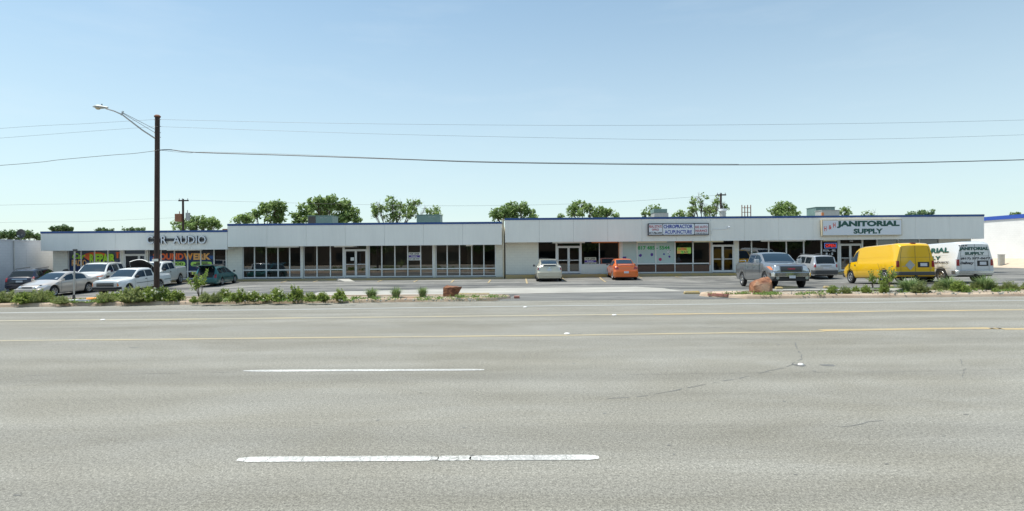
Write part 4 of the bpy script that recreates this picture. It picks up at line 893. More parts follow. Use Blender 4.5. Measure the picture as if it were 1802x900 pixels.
tree('twin crowned green tree above the vacant end of the right building', 88, 1030, [(1008, 367, 10, 8), (1022, 361, 13, 7), (1015, 377, 14, 6), (1038, 368, 10, 8), (1055, 371, 10, 9), (1050, 379, 14, 6), (1071, 374, 9, 7), (1083, 381, 8, 4)], 6, .85)
tree('low tree partly hidden by the green capped rooftop unit', 92, 1150, [(1134, 378, 6, 5), (1147, 373, 9, 8), (1158, 368, 7, 5)], 7, .75)
tree('small round tree between the green capped unit and the bare trees', 92, 1200, [(1200, 375, 9, 7), (1192, 379, 9, 4), (1215, 379, 8, 4)], 8, .85)
tree('half bare tree left of the far utility pole', 84, 1238, [(1224, 358, 9, 8), (1233, 351, 11, 8), (1218, 368, 9, 6), (1240, 366, 11, 10), (1250, 372, 10, 9)], 9, .42, bare=1)
tree('nearly leafless tree around the far utility pole', 84, 1262, [(1262, 355, 9, 10), (1256, 368, 9, 10), (1272, 365, 8, 12)], 10, .10, bare=1)
tree('round green tree standing alone, left of the janitorial sign', 86, 1380, [(1366, 374, 13, 7), (1381, 366, 15, 11), (1396, 374, 10, 8), (1380, 377, 22, 5)], 11, .95)
tree('small green tree top right of the tall rooftop unit', 86, 1488, [(1488, 372, 8, 7), (1482, 377, 6, 4)], 12, .85)
tree('sparse bare twigs above the janitorial sign', 92, 1533, [(1532, 378, 13, 6)], 13, .05, bare=1)
tree('low tree crown above the right end of the shop roof', 95, 1620, [(1602, 377, 8, 4), (1620, 375, 10, 5), (1636, 377, 9, 4)], 14, .8, 'tree_leaf_b')
tree('small tree top above the blue banded building', 130, 1785, [(1783, 380, 8, 4), (1790, 378, 6, 4)], 15, .9, 'tree_leaf_b')
tree('tree behind the transformer pole and left shop building', 100, 350, [(315, 397, 14, 7), (340, 391, 18, 8), (362, 390, 18, 9), (380, 397, 13, 7), (345, 400, 32, 6)], 16, .9)
tree('small round tree above the left end of the left shop roof', 120, 107, [(98, 404, 11, 5), (112, 402, 12, 5), (122, 405, 8, 4)], 17, .9, 'tree_leaf_far', ls=.35)
tree('distant tree line tip above the car repair window', 130, 183, [(176, 405, 9, 3), (190, 406, 9, 2.5)], 18, .8, 'tree_leaf_far', ls=.35)
tree('distant low tree tip left of the lamp pole', 130, 235, [(228, 404.5, 12, 3), (246, 405, 12, 3)], 19, .8, 'tree_leaf_far', ls=.35)
tree('dark green trees behind the left neighbour wall, left of the dish', 110, 14, [(-20, 415, 22, 7), (5, 414, 16, 6), (20, 413, 12, 6), (32, 417, 12, 5)], 20, 1, 'tree_leaf_far', ls=.32)
tree('dark green trees behind the left neighbour wall, right of the dish', 110, 56, [(50, 412, 10, 6), (62, 416, 12, 5), (42, 418, 10, 4), (76, 418, 12, 4)], 21, 1, 'tree_leaf_far', ls=.32)
for k, xx in enumerate((-48, -26, -6, 14, 33, 55)):
    rn = random.Random(40+k); root = empty('tree', (xx, -26, 0), 0, 'street tree across the road mirrored in the shop windows', 'tree', 'trees across the road'); tk = MB(); lf = MB()
    tk.tube([(0, 0, -.2), (.1, 0, 1.5), (0, .1, 3)], [.25, .2, .16], 8)
    for _ in range(170):
        v = rdir(rn); cc = Vector((v.x*4.2, v.y*3, 5.5+v.z*2.8))*1
        for _ in range(12): leafquad(lf, cc+rdir(rn)*.7*rn.random(), rdir(rn), .5, rn)
    tk.build('trunk', 'bark', root, recalc=False); lf.build('crown', 'tree_leaf_far', root, recalc=False)

# shrub prototypes
def shrub_mesh(seed, flowers, kind):
    rn = random.Random(seed); lf = MB(); st = MB(); fl = MB()
    if kind == 'bush':
        tips = []
        for i in range(70):
            a = rn.uniform(0, 6.283); r_ = .5*rn.random()**.55; h = (.50-.42*(r_/.5)**2.5)*rn.uniform(.5, 1.2); e = Vector((r_*math.cos(a), r_*math.sin(a)*.8, max(.1, h)))
            b_ = Vector((e.x*.25, e.y*.25, 0)); mid_ = b_.lerp(e, .55)+Vector((0, 0, .06)); st.tube([b_, mid_, e], [.007, .005, .003], 3, cap=False); tips.append(e)
            for _ in range(34):
                t = rn.random()**.5; p = b_.lerp(mid_, t*2) if t < .5 else mid_.lerp(e, t*2-1); leafquad(lf, p+rdir(rn)*rn.uniform(.01, .09), (rdir(rn)+Vector((-.1, -.1, .7))).normalized(), rn.uniform(.03, .055), rn, 1.7)
        if flowers:
            for e in rn.sample(tips, flowers):
                c = e+Vector((rn.uniform(-.03, .03), rn.uniform(-.05, .0), .035))
                for _ in range(10): leafquad(fl, c+rdir(rn)*.02, (rdir(rn)+Vector((0, -.3, .6))).normalized(), .078, rn, 1.1)
    elif kind == 'fluffy':
        for i in range(120):
            a = rn.uniform(0, 6.283); r_ = .5*rn.random()**.5; h = (.50-.42*(r_/.5)**2.5)*rn.uniform(.45, 1.2); e = Vector((r_*math.cos(a), r_*math.sin(a)*.8, max(.08, h))); b_ = Vector((e.x*.5, e.y*.5, 0))
            for _ in range(26):
                p = b_.lerp(e, rn.random()**.6); v = (rdir(rn)+Vector((0, 0, 1.1))).normalized(); s_ = v.orthogonal().normalized()*.011; q = p+v*rn.uniform(.06, .12); lf.quad(p-s_, p+s_, q+s_*.4, q-s_*.4)
            st.tube([b_, e], [.006, .002], 3, cap=False)
    elif kind == 'grass':
        for i in range(300):
            a = rn.uniform(0, 6.283); o = rn.uniform(.0, .12); ln = rn.uniform(.30, .62); lean = rn.uniform(.1, 1.15); d_ = Vector((math.cos(a), math.sin(a), 0)); p0 = d_*o; s_ = Vector((-d_.y, d_.x, 0))*.010
            p1 = p0+d_*lean*.25*ln+Vector((0, 0, ln*.55)); p2 = p0+d_*lean*.75*ln+Vector((0, 0, ln*(1-.35*lean)))
            lf.quad(p0-s_, p0+s_, p1+s_, p1-s_); lf.quad(p1-s_, p1+s_, p2+s_*.2, p2-s_*.2)
    elif kind == 'sapling':
        for i in range(9):
            a = rn.uniform(0, 6.283); e = Vector((.36*math.cos(a)*rn.uniform(.4, 1), .3*math.sin(a), rn.uniform(.55, 1.15))); m_ = e*.5+Vector((rn.uniform(-.05, .05), 0, .05)); st.tube([(rn.uniform(-.03, .03), 0, 0), m_, e], [.012, .008, .004], 4, cap=False)
            for _ in range(3):
                e2 = m_.lerp(e, rn.uniform(.2, 1))+rdir(rn)*.16; st.tube([m_.lerp(e, .4), e2], [.005, .003], 3, cap=False)
                for _ in range(16): leafquad(lf, m_.lerp(e2, rn.uniform(.4, 1.1))+rdir(rn)*.05, (rdir(rn)+Vector((0, 0, .4))).normalized(), rn.uniform(.045, .07), rn, 1.6)
    return lf, st, fl
PROTO = {}
def proto(key, seed, flowers, kind, leaf):
    lf, st, fl = shrub_mesh(seed, flowers, kind); out = []
    for nm, mb_, mt in (('foliage', lf, leaf), ('stem', st, 'bark'), ('blossom', fl, 'petal')):
        if mb_.v: o = mb_.build(nm, mt, recalc=False); out.append(o)
    PROTO[key] = [(o.name.split('.')[0], o.data) for o in out]
    for o in out: bpy.data.objects.remove(o)
for k in range(3): proto('rose%d' % k, 100+k, 7+2*k, 'bush', 'shrub_leaf')
for k in range(2): proto('bush%d' % k, 110+k, 0, 'bush', 'shrub_leaf')
for k in range(2): proto('fluff%d' % k, 120+k, 0, 'fluffy', 'shrub_leaf_b')
for k in range(2): proto('grass%d' % k, 130+k, 0, 'grass', 'grass_blade')
for k in range(2): proto('sap%d' % k, 142+k, 0, 'sapling', 'sapling_leaf')
for k in range(2): proto('tallsap%d' % k, 151+k, 0, 'sapling', 'shrub_leaf')
def plant(key, px, ybase, wpx, hpx, label, name='shrub', cat='shrub', group='shrubs on the planted islands', rz=None):
    p = ground(px, ybase, .13); s = p.y/F; bw = {'r': 1.0, 'b': 1.0, 'f': 1.0, 'g': .55, 's': .75, 't': .75}[key[0]]; bh = {'r': .56, 'b': .56, 'f': .52, 'g': .5, 's': 1.05, 't': 1.05}[key[0]]
    r = empty(name, (p.x, p.y, .10), rnd.uniform(0, 6.28) if rz is None else rz, label, cat, group); r.scale = (wpx*s/bw, wpx*s/bw, hpx*s/bh*(.88 if key[0] in 'rbf' else 1))
    for nm, me in PROTO[key]: o = bpy.data.objects.new(nm, me); COL.objects.link(o); o.parent = r
for key, px, yb, wp, hp, lab in [
    ('fluff0', -18, 533, 50, 24, 'feathery shrub at the far left edge before the neighbour wall'),
    ('fluff1', 14, 533, 46, 24, 'feathery shrub before the rear of the dark crossover'),
    ('bush0', 44, 534, 44, 24, 'green shrub before the left headlight of the beige sedan'),
    ('fluff0', 70, 533, 44, 26, 'feathery shrub before the hood of the beige sedan'),
    ('bush1', 84, 532, 34, 24, 'green shrub before the front wheel of the beige sedan'),
    ('fluff1', 108, 534, 34, 15, 'low feathery shrub just left of the thin galvanised post'),
    ('fluff0', 186, 532, 40, 20, 'feathery shrub before the left headlight of the small white pickup'),
    ('rose1', 205, 530, 38, 22, 'shrub with few pale blooms before the small white pickup grille'),
    ('fluff1', 234, 532, 48, 30, 'tall feathery shrub before the front wheel of the small white pickup'),
    ('rose2', 262, 531, 42, 32, 'white rose shrub just left of the tall lamp pole'),
    ('rose0', 287, 530, 36, 30, 'white rose shrub just right of the tall lamp pole'),
    ('bush0', 308, 530, 40, 24, 'green shrub before the bed of the white pickup with raised hood'),
    ('bush1', 341, 532, 20, 14, 'small green shrub left of the yellow-green sapling foot'),
    ('fluff0', 362, 532, 32, 20, 'feathery shrub at the foot of the yellow-green sapling'),
    ('fluff1', 380, 532, 26, 20, 'feathery shrub before the teal station wagon rear wheel'),
    ('rose0', 395, 526, 32, 22, 'white rose shrub before the teal station wagon nose'),
    ('rose1', 421, 531, 38, 27, 'white rose shrub before the left corner of the middle building'),
    ('rose2', 447, 530, 34, 22, 'white rose shrub before the second window of the middle building'),
    ('rose0', 466, 529, 22, 16, 'small rose shrub in the gap between two larger rose shrubs'),
    ('rose2', 487, 530, 42, 28, 'white rose shrub before the third and fourth windows of the middle building'),
    ('rose1', 520, 529, 36, 32, 'tallest white rose shrub, before the wide window pier'),
    ('bush1', 547, 530, 30, 20, 'green shrub without blooms right of the tallest rose shrub'),
    ('bush0', 568, 530, 32, 20, 'green shrub without blooms before the three windows left of the double doors'),
    ('bush1', 597, 528, 36, 24, 'last rounded green shrub before the middle double doors')]:
    plant(key, px, yb, wp, hp, lab, name='rose_shrub' if key[0] == 'r' else 'shrub')
plant('grass0', 654, 524, 26, 18, 'first grass clump right of the rounded shrubs, before the doors edge', 'grass_clump', 'grass clump', 'grass clumps')
plant('grass1', 697, 524, 22, 20, 'middle grass clump before the for-lease window', 'grass_clump', 'grass clump', 'grass clumps')
plant('grass0', 744, 523, 22, 19, 'grass clump nearest the smaller boulder', 'grass_clump', 'grass clump', 'grass clumps')
plant('sap0', 352, 528, 34, 52, 'yellow-green sapling before the open hatch of the teal wagon', 'sapling', 'sapling', 'saplings')
for key, px, yb, wp, hp, lab in [
    ('bush0', 1465, 517, 26, 18, 'rounded green shrub before the silver hatch of the small SUV'),
    ('fluff0', 1487, 517, 26, 16, 'feathery shrub before the front wheel of the yellow van'),
    ('bush1', 1506, 514, 18, 14, 'small green shrub before the yellow van door'),
    ('bush0', 1524, 516, 20, 18, 'spiky green shrub left of the tall green sapling'),
    ('bush1', 1556, 516, 20, 26, 'upright green shrub below the tall green sapling'),
    ('fluff1', 1590, 511, 30, 14, 'low feathery shrub before the yellow van bumper'),
    ('fluff0', 1620, 516, 36, 24, 'feathery shrub before the right corner of the yellow van'),
    ('fluff1', 1652, 512, 32, 18, 'feathery shrub before the wheel of the white van'),
    ('bush0', 1688, 514, 40, 24, 'large rounded green shrub before the white van bumper'),
    ('fluff0', 1716, 510, 30, 16, 'feathery shrub before the right half of the white van'),
    ('bush1', 1752, 514, 16, 9, 'tiny low shrub below the utility cabinet'),
    ('fluff1', 1745, 509, 28, 16, 'feathery shrub before the right edge of the white van'),
    ('fluff0', 1776, 512, 34, 20, 'feathery shrub below the right neighbour wall'),
    ('bush0', 1779, 513, 14, 9, 'tiny leafy shrub near the right picture edge'),
    ('fluff1', 1812, 511, 34, 16, 'feathery shrub cut by the right picture edge')]:
    plant(key, px, yb, wp, hp, lab)
plant('grass1', 1600, 514, 40, 26, 'grass clump before the yellow van bumper', 'grass_clump', 'grass clump', 'grass clumps')
plant('grass0', 1669, 512, 36, 26, 'grass clump before the wheel of the white van', 'grass_clump', 'grass clump', 'grass clumps')
plant('grass1', 1733, 510, 34, 26, 'grass clump before the right taillight of the white van', 'grass_clump', 'grass clump', 'grass clumps')
plant('tallsap1', 1560, 515, 34, 50, 'tall green sapling before the rear wheel of the yellow van', 'sapling', 'sapling', 'saplings')
plant('tallsap0', 1536, 506, 22, 30, 'smaller sapling just left of the tall green sapling', 'sapling', 'sapling', 'saplings')
# low weeds scattered on the islands
m = MB(); rn = random.Random(77)
def weeds(x0, x1, y0, y1, n, s0=.5):
    for _ in range(n):
        p = ground(rn.uniform(x0, x1), rn.uniform(y0, y1), .15); s_ = rn.uniform(.5, 1.3)*s0
        for _ in range(26): leafquad(m, p+Vector((rn.gauss(0, .09), rn.gauss(0, .06), abs(rn.gauss(0, .05))))*1, (rdir(rn)+Vector((0, 0, .6))).normalized(), .05*s_+.015, rn, 1.6)
weeds(640, 800, 525, 529, 16); weeds(805, 895, 522.5, 524.5, 26); weeds(660, 850, 526, 528, 8); weeds(1250, 1330, 517, 519, 9, .7); weeds(1330, 1380, 517.5, 520, 16, .8); weeds(1390, 1450, 516, 520, 10, .7)
weeds(-20, 180, 529, 533, 40, .8); weeds(180, 640, 526, 531, 50, .8); weeds(1450, 1802, 508, 515, 50, .8)
tag(m.build('weeds', 'weed_leaf', recalc=False), kind='stuff')
m = MB(); rn = random.Random(5)
for _ in range(700):                                        # gravel and litter on the soil
    L_ = rn.random() < .6; p = ground(rn.uniform(-50, 880) if L_ else rn.uniform(1290, 1850), rn.uniform(525, 530) if L_ else rn.uniform(511, 518), .16)
    s_ = rn.uniform(.012, .045); m.tube([p, p+Vector((rn.uniform(-1, 1), rn.uniform(-1, 1), .4))*s_], [s_, s_*.5], 5)
tag(m.build('gravel', 'concrete', recalc=False), kind='stuff')
# yellow rock in the shrubs, pale stones on the right island
for x_, y_, r_, mt, lab in ((470, 527.5, .10, 'tan_orange', 'small yellow stone between the rose shrubs'), (1538, 513, .16, 'concrete', 'flat pale stone left of the tall green sapling'), (1572, 513, .22, 'concrete', 'flat pale stone right of the tall green sapling')):
    p = ground(x_, y_, .15); q = [(p.x+rdir(rn).x*r_*1.5, p.y+rdir(rn).y*r_, .13+abs(rdir(rn).z)*r_*.7) for _ in range(16)]
    o = rock('stone', q, [], lab, 2, .01, int(x_)); o.data.materials[0] = M[mt]
# ------------------------------------------------------------------ vehicles
def pl(pts):
    def f(t):
        if t <= pts[0][0]: return pts[0][1]
        for (a, b), (c, d) in zip(pts, pts[1:]):
            if t <= c: return b+(d-b)*(t-a)/(c-a)
        return pts[-1][1]
    return f
class Car:
    """t runs from the front bumper (0) to the rear (L); local x = L/2 - t, forward is +x, left is +y"""
    def __init__(s, name, label, cat, paint, L, top, belt, hw, rw, wheels, wr, zb=.2, ws=None, rwin=None, side=(), bed=None, inner=None, glass='car_glass', roofw=None, track=.10, rim='rim'):
        s.L = L; s.paint = paint; s.glass = glass; s.root = empty(name, (0, 0, 0), 0, label, cat)
        T, B, W, RW = pl(top), pl(belt), pl(hw), pl(rw)
        R_ = wr+.055; st = {0, L} | {p[0] for p in top} | {p[0] for p in hw} | {p[0] for p in belt} | {p[0] for p in rw}
        arch = {}
        for tw in wheels:
            for k in range(9): a = math.pi*k/8; st.add(round(tw+R_*math.cos(a), 4))
            for e in (-1, 1): st.add(tw+e*(R_+.012))
        for a, b in side: st |= {a, b}
        for iv in (ws, rwin, bed, inner):
            if iv: st |= set(iv)
        st = sorted(q for q in st if 0 <= q <= L); S2 = [st[0]]
        for q in st[1:]:
            if q-S2[-1] < .008: continue
            while q-S2[-1] > .45: S2.append(S2[-1]+.35)
            S2.append(q)
        S2[-1] = L; rings = []
        for t in S2:
            z0 = zb
            if t < .12: z0 = zb+.06*(1-t/.12)
            if t > L-.12: z0 = zb+.06*(1-(L-t)/.12)
            for tw in wheels:
                if abs(t-tw) <= R_: z0 = max(z0, wr+math.sqrt(max(0, R_*R_-(t-tw)**2)))
            zt = T(t); bl = min(B(t), zt-.07); w_ = W(t); r_ = min(RW(t), w_*.97); ze = zt-.055
            r = [(w_*.93, z0), (w_*.985, max(z0+.02, zb+.14)), (w_, max(z0+.04, zb+.5*(bl-zb))), (w_*.985, max(z0+.05, bl-.13)), (w_*.945, bl)]
            r[3] = (r[3][0], min(max(r[3][1], r[2][1]+.005), bl-.004))
            e = (r_, max(ze, bl+.01)); f_ = lambda k: (r[4][0]+(e[0]-r[4][0])*k, bl+(e[1]-bl)*k)
            r += [f_(.06), f_(.86), e, (r_*.90, zt-.012), (r_*.5, zt+.008), (0, zt+.014)]
            if bed and bed[0]-.001 <= t <= bed[1]+.001: zz = zb+.45; r[7] = (w_*.90, bl+.01); r[6] = (w_*.925, bl+.015); r[5] = (w_*.94, bl+.01); r[8] = (w_*.86, zz); r[9] = (w_*.5, zz); r[10] = (0, zz)
            if inner and inner[0]-.001 <= t <= inner[1]+.001: zz = bl-.28; r[8] = (r_*.86, bl-.0); r[9] = (r_*.8, zz); r[10] = (0, zz)
            x = L/2-t; rings.append([Vector((x, -y, z)) for y, z in r]+[Vector((x, y, z)) for y, z in r[-2::-1]])
        n = len(rings[0]); V_ = [tuple(p) for q in rings for p in q]; parts = {}
        for i in range(len(rings)-1):
            tm = (S2[i]+S2[i+1])/2
            for j in range(n-1):
                jj = min(j, n-2-j); key = 'body'
                if ws and ws[0] < tm < ws[1] and jj >= 8: key = 'windshield'
                elif rwin and rwin[0] < tm < rwin[1] and jj >= 8: key = 'rear_window'
                elif inner and inner[0] < tm < inner[1] and jj >= 8: key = 'engine_bay'
                elif bed and bed[0] < tm < bed[1] and jj >= 8: key = 'bed_floor'
                elif jj == 5:
                    for q, (a, b) in enumerate(side):
                        if a < tm < b: key = 'side_window_%d_%d' % (q, j < n/2)
                parts.setdefault(key, []).append([i*n+j, (i+1)*n+j, (i+1)*n+j+1, i*n+j+1])
        for e, flip in ((0, 1), (len(rings)-1, 0)):
            for j in range(10): q = [e*n+j, e*n+j+1, e*n+n-2-j, e*n+n-1-j] if j < 9 else [e*n+9, e*n+10, e*n+11]; parts['body'].append(q)
        s.bvh = BVHTree.FromPolygons([Vector(v) for v in V_], [f for fs in parts.values() for f in fs])
        for key, fs in parts.items():
            used = sorted({k for f in fs for k in f}); ix = {k: i for i, k in enumerate(used)}; m = MB(); m.v = [V_[k] for k in used]; m.f = [[ix[k] for k in f] for f in fs]; m.mi = [0]*len(fs)
            nm = 'side_window' if key.startswith('side') else key; mt = paint if key == 'body' else 'car_black' if key in ('engine_bay', 'bed_floor') else glass
            o = m.build(nm, mt, s.root, smooth=38 if key == 'body' else 50)
            if key == 'body': s.body = o
        ub = MB(); hwm = W(L/2); ub.box(-L/2+.25, L/2-.25, -hwm+.27, hwm-.27, zb-.04, min(.75, B(L/2)-.1))
        for a, b in zip([.1]+[w_+R_+.03 for w_ in wheels], [w_-R_-.03 for w_ in wheels]+[L-.1]): ub.box(L/2-b, L/2-a, -hwm+.08, hwm-.08, zb+.03, zb+.25)
        ub.build('underbody', 'car_black', s.root)
        for tw in wheels:
            for sg in (-1, 1): s.wheel(L/2-tw, sg*(hwm-.01-track), wr, sg, rim)
    def wheel(s, x, y, r, sg, rim):
        w_ = .10; m = MB(); m.lathe([(r*.62, -w_*.9), (r*.9, -w_), (r*.985, -w_*.75), (r, 0), (r*.985, w_*.75), (r*.9, w_), (r*.62, w_*.9)], (x, y, r), 'y', 28)
        m.lathe([(r*.64, -w_*.3*sg), (.001, -w_*.3*sg)], (x, y, r), 'y', 20); o = m.build('wheel', 'tyre', s.root, smooth=40)
        m = MB(); yo = sg*w_*.88; m.lathe([(r*.66, yo), (r*.63, yo+sg*.012), (r*.56, yo), (r*.54, yo-sg*.03)], (x, y, r), 'y', 28); m.lathe([(r*.16, yo-sg*.03), (r*.15, yo), (.001, yo+sg*.004)], (x, y, r), 'y', 14)
        for k in range(6):
            a = 2*math.pi*k/6; d = Vector((math.cos(a), 0, math.sin(a))); q = Vector((-d.z, 0, d.x)); c = Vector((x, y+yo-sg*.012, r)); p1, p2 = c+d*r*.12, c+d*r*.58; ww = r*.10
            m.quad(p1-q*ww, p2-q*ww*1.3, p2+q*ww*1.3, p1+q*ww)
        m.build('rim', rim, o, smooth=40)
    def cast(s, side, u, v):
        if side == 'front': o, d = Vector((9, u, v)), Vector((-1, 0, 0))
        elif side == 'rear': o, d = Vector((-9, u, v)), Vector((1, 0, 0))
        elif side == 'left': o, d = Vector((u, 9, v)), Vector((0, -1, 0))
        elif side == 'right': o, d = Vector((u, -9, v)), Vector((0, 1, 0))
        else: o, d = Vector((u, v, 9)), Vector((0, 0, -1))
        h = s.bvh.ray_cast(o, d); return (h[0], d) if h[0] else (None, d)
    def decal(s, name, side, q, mt, off=.008, nu=6, nv=4, parent=None):
        """q: four (u, v) corners; the patch follows the body"""
        m = MB(); P = {}
        for j in range(nv+1):
            for i in range(nu+1):
                a, b = i/nu, j/nv; u = (q[0][0]*(1-a)+q[1][0]*a)*(1-b)+(q[3][0]*(1-a)+q[2][0]*a)*b; v = (q[0][1]*(1-a)+q[1][1]*a)*(1-b)+(q[3][1]*(1-a)+q[2][1]*a)*b
                h, d = s.cast(side, u, v)
                if h: P[i, j] = len(m.v); m.v.append(tuple(h-d*off))
        for j in range(nv):
            for i in range(nu):
                k = [(i, j), (i+1, j), (i+1, j+1), (i, j+1)]
                if all(c in P for c in k): m.f.append([P[c] for c in k]); m.mi.append(0)
        if m.f: return m.build(name, mt, parent or s.root, smooth=60)
    def rect(s, name, side, u0, u1, v0, v1, mt, **k): return s.decal(name, side, [(u0, v0), (u1, v0), (u1, v1), (u0, v1)], mt, **k)
    def seam(s, side, pts, wd=.012, name='door_seam', mt='dark_trim'):
        m = MB()
        for (a, b), (c, d_) in zip(pts, pts[1:]):
            n = 6; dx, dy = c-a, d_-b; l = math.hypot(dx, dy); px, py = -dy/l*wd/2, dx/l*wd/2; prev = None
            for i in range(n+1):
                t = i/n; h1, d = s.cast(side, a+dx*t+px, b+dy*t+py); h2, d = s.cast(side, a+dx*t-px, b+dy*t-py)
                if h1 and h2:
                    cur = (tuple(h1-d*.006), tuple(h2-d*.006))
                    if prev: m.quad(prev[0], cur[0], cur[1], prev[1])
                    prev = cur
        if m.f: m.build(name, mt, s.root)
    def text(s, name, side, t, u0, u1, v0, v1, mt, bold=.04, shear=0, off=.012):
        p, fs = text_pts(t, bold, shear); m = MB(); ok = []
        for a, b in p: h, d = s.cast(side, u0+(u1-u0)*a, v0+(v1-v0)*b); ok.append(h is not None); m.v.append(tuple((h if h else Vector((0, 0, 1)))-d*off))
        for f in fs:
            if all(ok[i] for i in f): m.f.append(f); m.mi.append(0)
        m.build(name, mt, s.root, recalc=False)
    def bar(s, name, end, z0, z1, mt, proud=.07, hw=None, wrap=.25):
        """bumper wrapped round one end in plan; end=+1 front, -1 rear"""
        L = s.L; hw = hw or .9; x = end*(L/2+proud); pl_ = [(end*(L/2-wrap), hw+.02), (end*(L/2-.05), hw+.015), (x-end*.03, hw-.10), (x, hw-.28), (x, -hw+.28), (x-end*.03, -hw+.10), (end*(L/2-.05), -hw-.015), (end*(L/2-wrap), -hw-.02)]
        m = MB(); m.prism(pl_, z0, z1); return m.build(name, mt, s.root, smooth=35, bevel=.02)
    def mirror(s, x, z, hw, mt=None, big=1, out=.14):
        for sg in (-1, 1):
            m = MB(); y0, y1 = sg*(hw-.06), sg*(hw+out); m.box(x-.05, x+.08*big, min(y0+sg*.07, y1), max(y0+sg*.07, y1), z, z+.14*big); m.box(x, x+.05, min(y0, y0+sg*.1), max(y0, y0+sg*.1), z+.01, z+.06)
            m.build('side_mirror', mt or s.paint, s.root, bevel=.025)
    def handle(s, x, z, mt='dark_trim'):
        for side in ('left', 'right'): s.rect('door_handle', side, x-.09, x+.09, z-.02, z+.02, mt, off=.03, nu=2, nv=1)
    def place(s, X, Y, yaw, z=None, k=1.0):
        fx, fy = math.cos(R(yaw)), math.sin(R(yaw)); a = s.L*.28*k; zf = zlot(X+fx*a, Y+fy*a); zr = zlot(X-fx*a, Y-fy*a); zc = (zf+zr)/2 if z is None else z
        pit = 0 if z is not None else math.atan2(zf-zr, 2*a)
        s.root.location = (X, Y, zc+.012); s.root.rotation_mode = 'QUATERNION'
        s.root.rotation_quaternion = Matrix.Rotation(R(yaw), 3, 'Z').to_quaternion() @ Matrix.Rotation(-pit, 3, 'Y').to_quaternion(); s.root.scale = (k, k, k)

# beige hatchback seen from behind
c = Car('parked_car', 'pale cream hatchback parked nose-in left of the double doors, rear to the road', 'car', 'p_cream', 4.46,
        [(0, .58), (.06, .70), (.95, .95), (1.05, 1.0), (1.7, 1.33), (2.1, 1.47), (2.5, 1.49), (3.2, 1.44), (3.75, 1.33), (4.28, 1.10), (4.38, 1.02), (4.42, .80), (4.46, .66)],
        [(0, .5), (1, .88), (4.3, 1.02)], [(0, .55), (.1, .74), (.4, .85), (.9, .873), (3.8, .87), (4.3, .83), (4.4, .80), (4.46, .74)], [(0, .45), (.6, .70), (1.0, .74), (1.9, .62), (3.2, .60), (4.0, .58), (4.3, .60), (4.46, .62)],
        (.93, 3.63), .31, .18, (1.05, 1.75), (3.3, 4.26), ((1.2, 2.25), (2.32, 3.15)), glass='car_glass_blue')
c.rect('spoiler', 'rear', -.60, .60, 1.125, 1.175, 'p_cream', off=.05, nu=6, nv=1); c.rect('lower_glass', 'rear', -.56, .56, 1.03, 1.11, 'car_glass', off=.012, nu=6, nv=1)
for sg in (-1, 1): c.decal('taillight', 'rear', [(sg*.63, .78), (sg*.80, .80), (sg*.74, 1.08), (sg*.61, 1.05)], 'tail_red' if 0 else 'headlamp'); c.decal('taillight', 'rear', [(sg*.70, .80), (sg*.80, .80), (sg*.76, .95), (sg*.69, .95)], 'tail_red', off=.012)
c.bar('rear_bumper', -1, .34, .66, 'p_cream', .05, .82, .3); c.rect('rear_diffuser', 'rear', -.62, .62, .22, .33, 'dark_trim', off=.06, nu=4, nv=1)
m = MB(); m.tube([(-1.5, 0, 1.46), (-1.58, 0, 1.55)], .008, 4); m.build('antenna', 'car_black', c.root); c.rect('emblem', 'rear', -.05, .05, .90, .96, 'chrome', nu=1, nv=1)
c.rect('license_plate', 'rear', -.14, .14, .74, .86, 'p_silver', off=.02, nu=1, nv=1); c.mirror(1.0, .92, .86, 'dark_trim'); c.handle(-.1, .85)
c.place(2.50, 40.75, 89.5)
# orange sedan from behind
c = Car('parked_car', 'bright orange sedan with a rear spoiler parked nose-in', 'car', 'p_orange', 4.43,
        [(0, .55), (.06, .66), (1.15, .90), (1.28, .95), (1.95, 1.32), (2.3, 1.41), (2.7, 1.42), (3.1, 1.37), (3.72, 1.07), (3.85, 1.04), (4.3, 1.0), (4.38, .95), (4.41, .78), (4.43, .62)],
        [(0, .5), (1.2, .86), (4.0, .96)], [(0, .55), (.1, .74), (.4, .84), (.9, .86), (3.7, .86), (4.25, .82), (4.38, .78), (4.43, .72)], [(0, .5), (.6, .72), (1.2, .76), (2.1, .60), (3.1, .58), (3.8, .66), (4.3, .68), (4.43, .66)],
        (.88, 3.55), .30, .18, (1.28, 2.0), (3.12, 3.72), ((1.42, 2.35), (2.42, 3.3)), glass='car_glass_blue')
m = MB(); m.box(-2.13, -1.93, -.66, .66, 1.115, 1.14); m.box(-2.1, -1.98, -.62, -.56, .99, 1.115); m.box(-2.1, -1.98, .56, .62, .99, 1.115); m.build('spoiler', 'p_orange', c.root, bevel=.01)
for sg in (-1, 1): c.decal('taillight', 'rear', [(sg*.50, .76), (sg*.80, .80), (sg*.78, .95), (sg*.55, .93)], 'tail_red', off=.012)
c.bar('rear_bumper', -1, .30, .66, 'p_orange', .05, .80, .3); c.rect('license_plate', 'rear', -.16, .16, .50, .64, 'plate', off=.075, nu=1, nv=1); c.rect('rear_diffuser', 'rear', -.5, .5, .2, .29, 'dark_trim', off=.05, nu=4, nv=1)
c.mirror(.85, .90, .85, 'dark_trim'); c.handle(-.15, .82); c.handle(-1.0, .82); c.seam('right', [(.0, .3), (0, .85)]); c.seam('left', [(0, .3), (0, .85)]); c.place(PX(1105, 39.2)-.0, 41.55, 87.5)
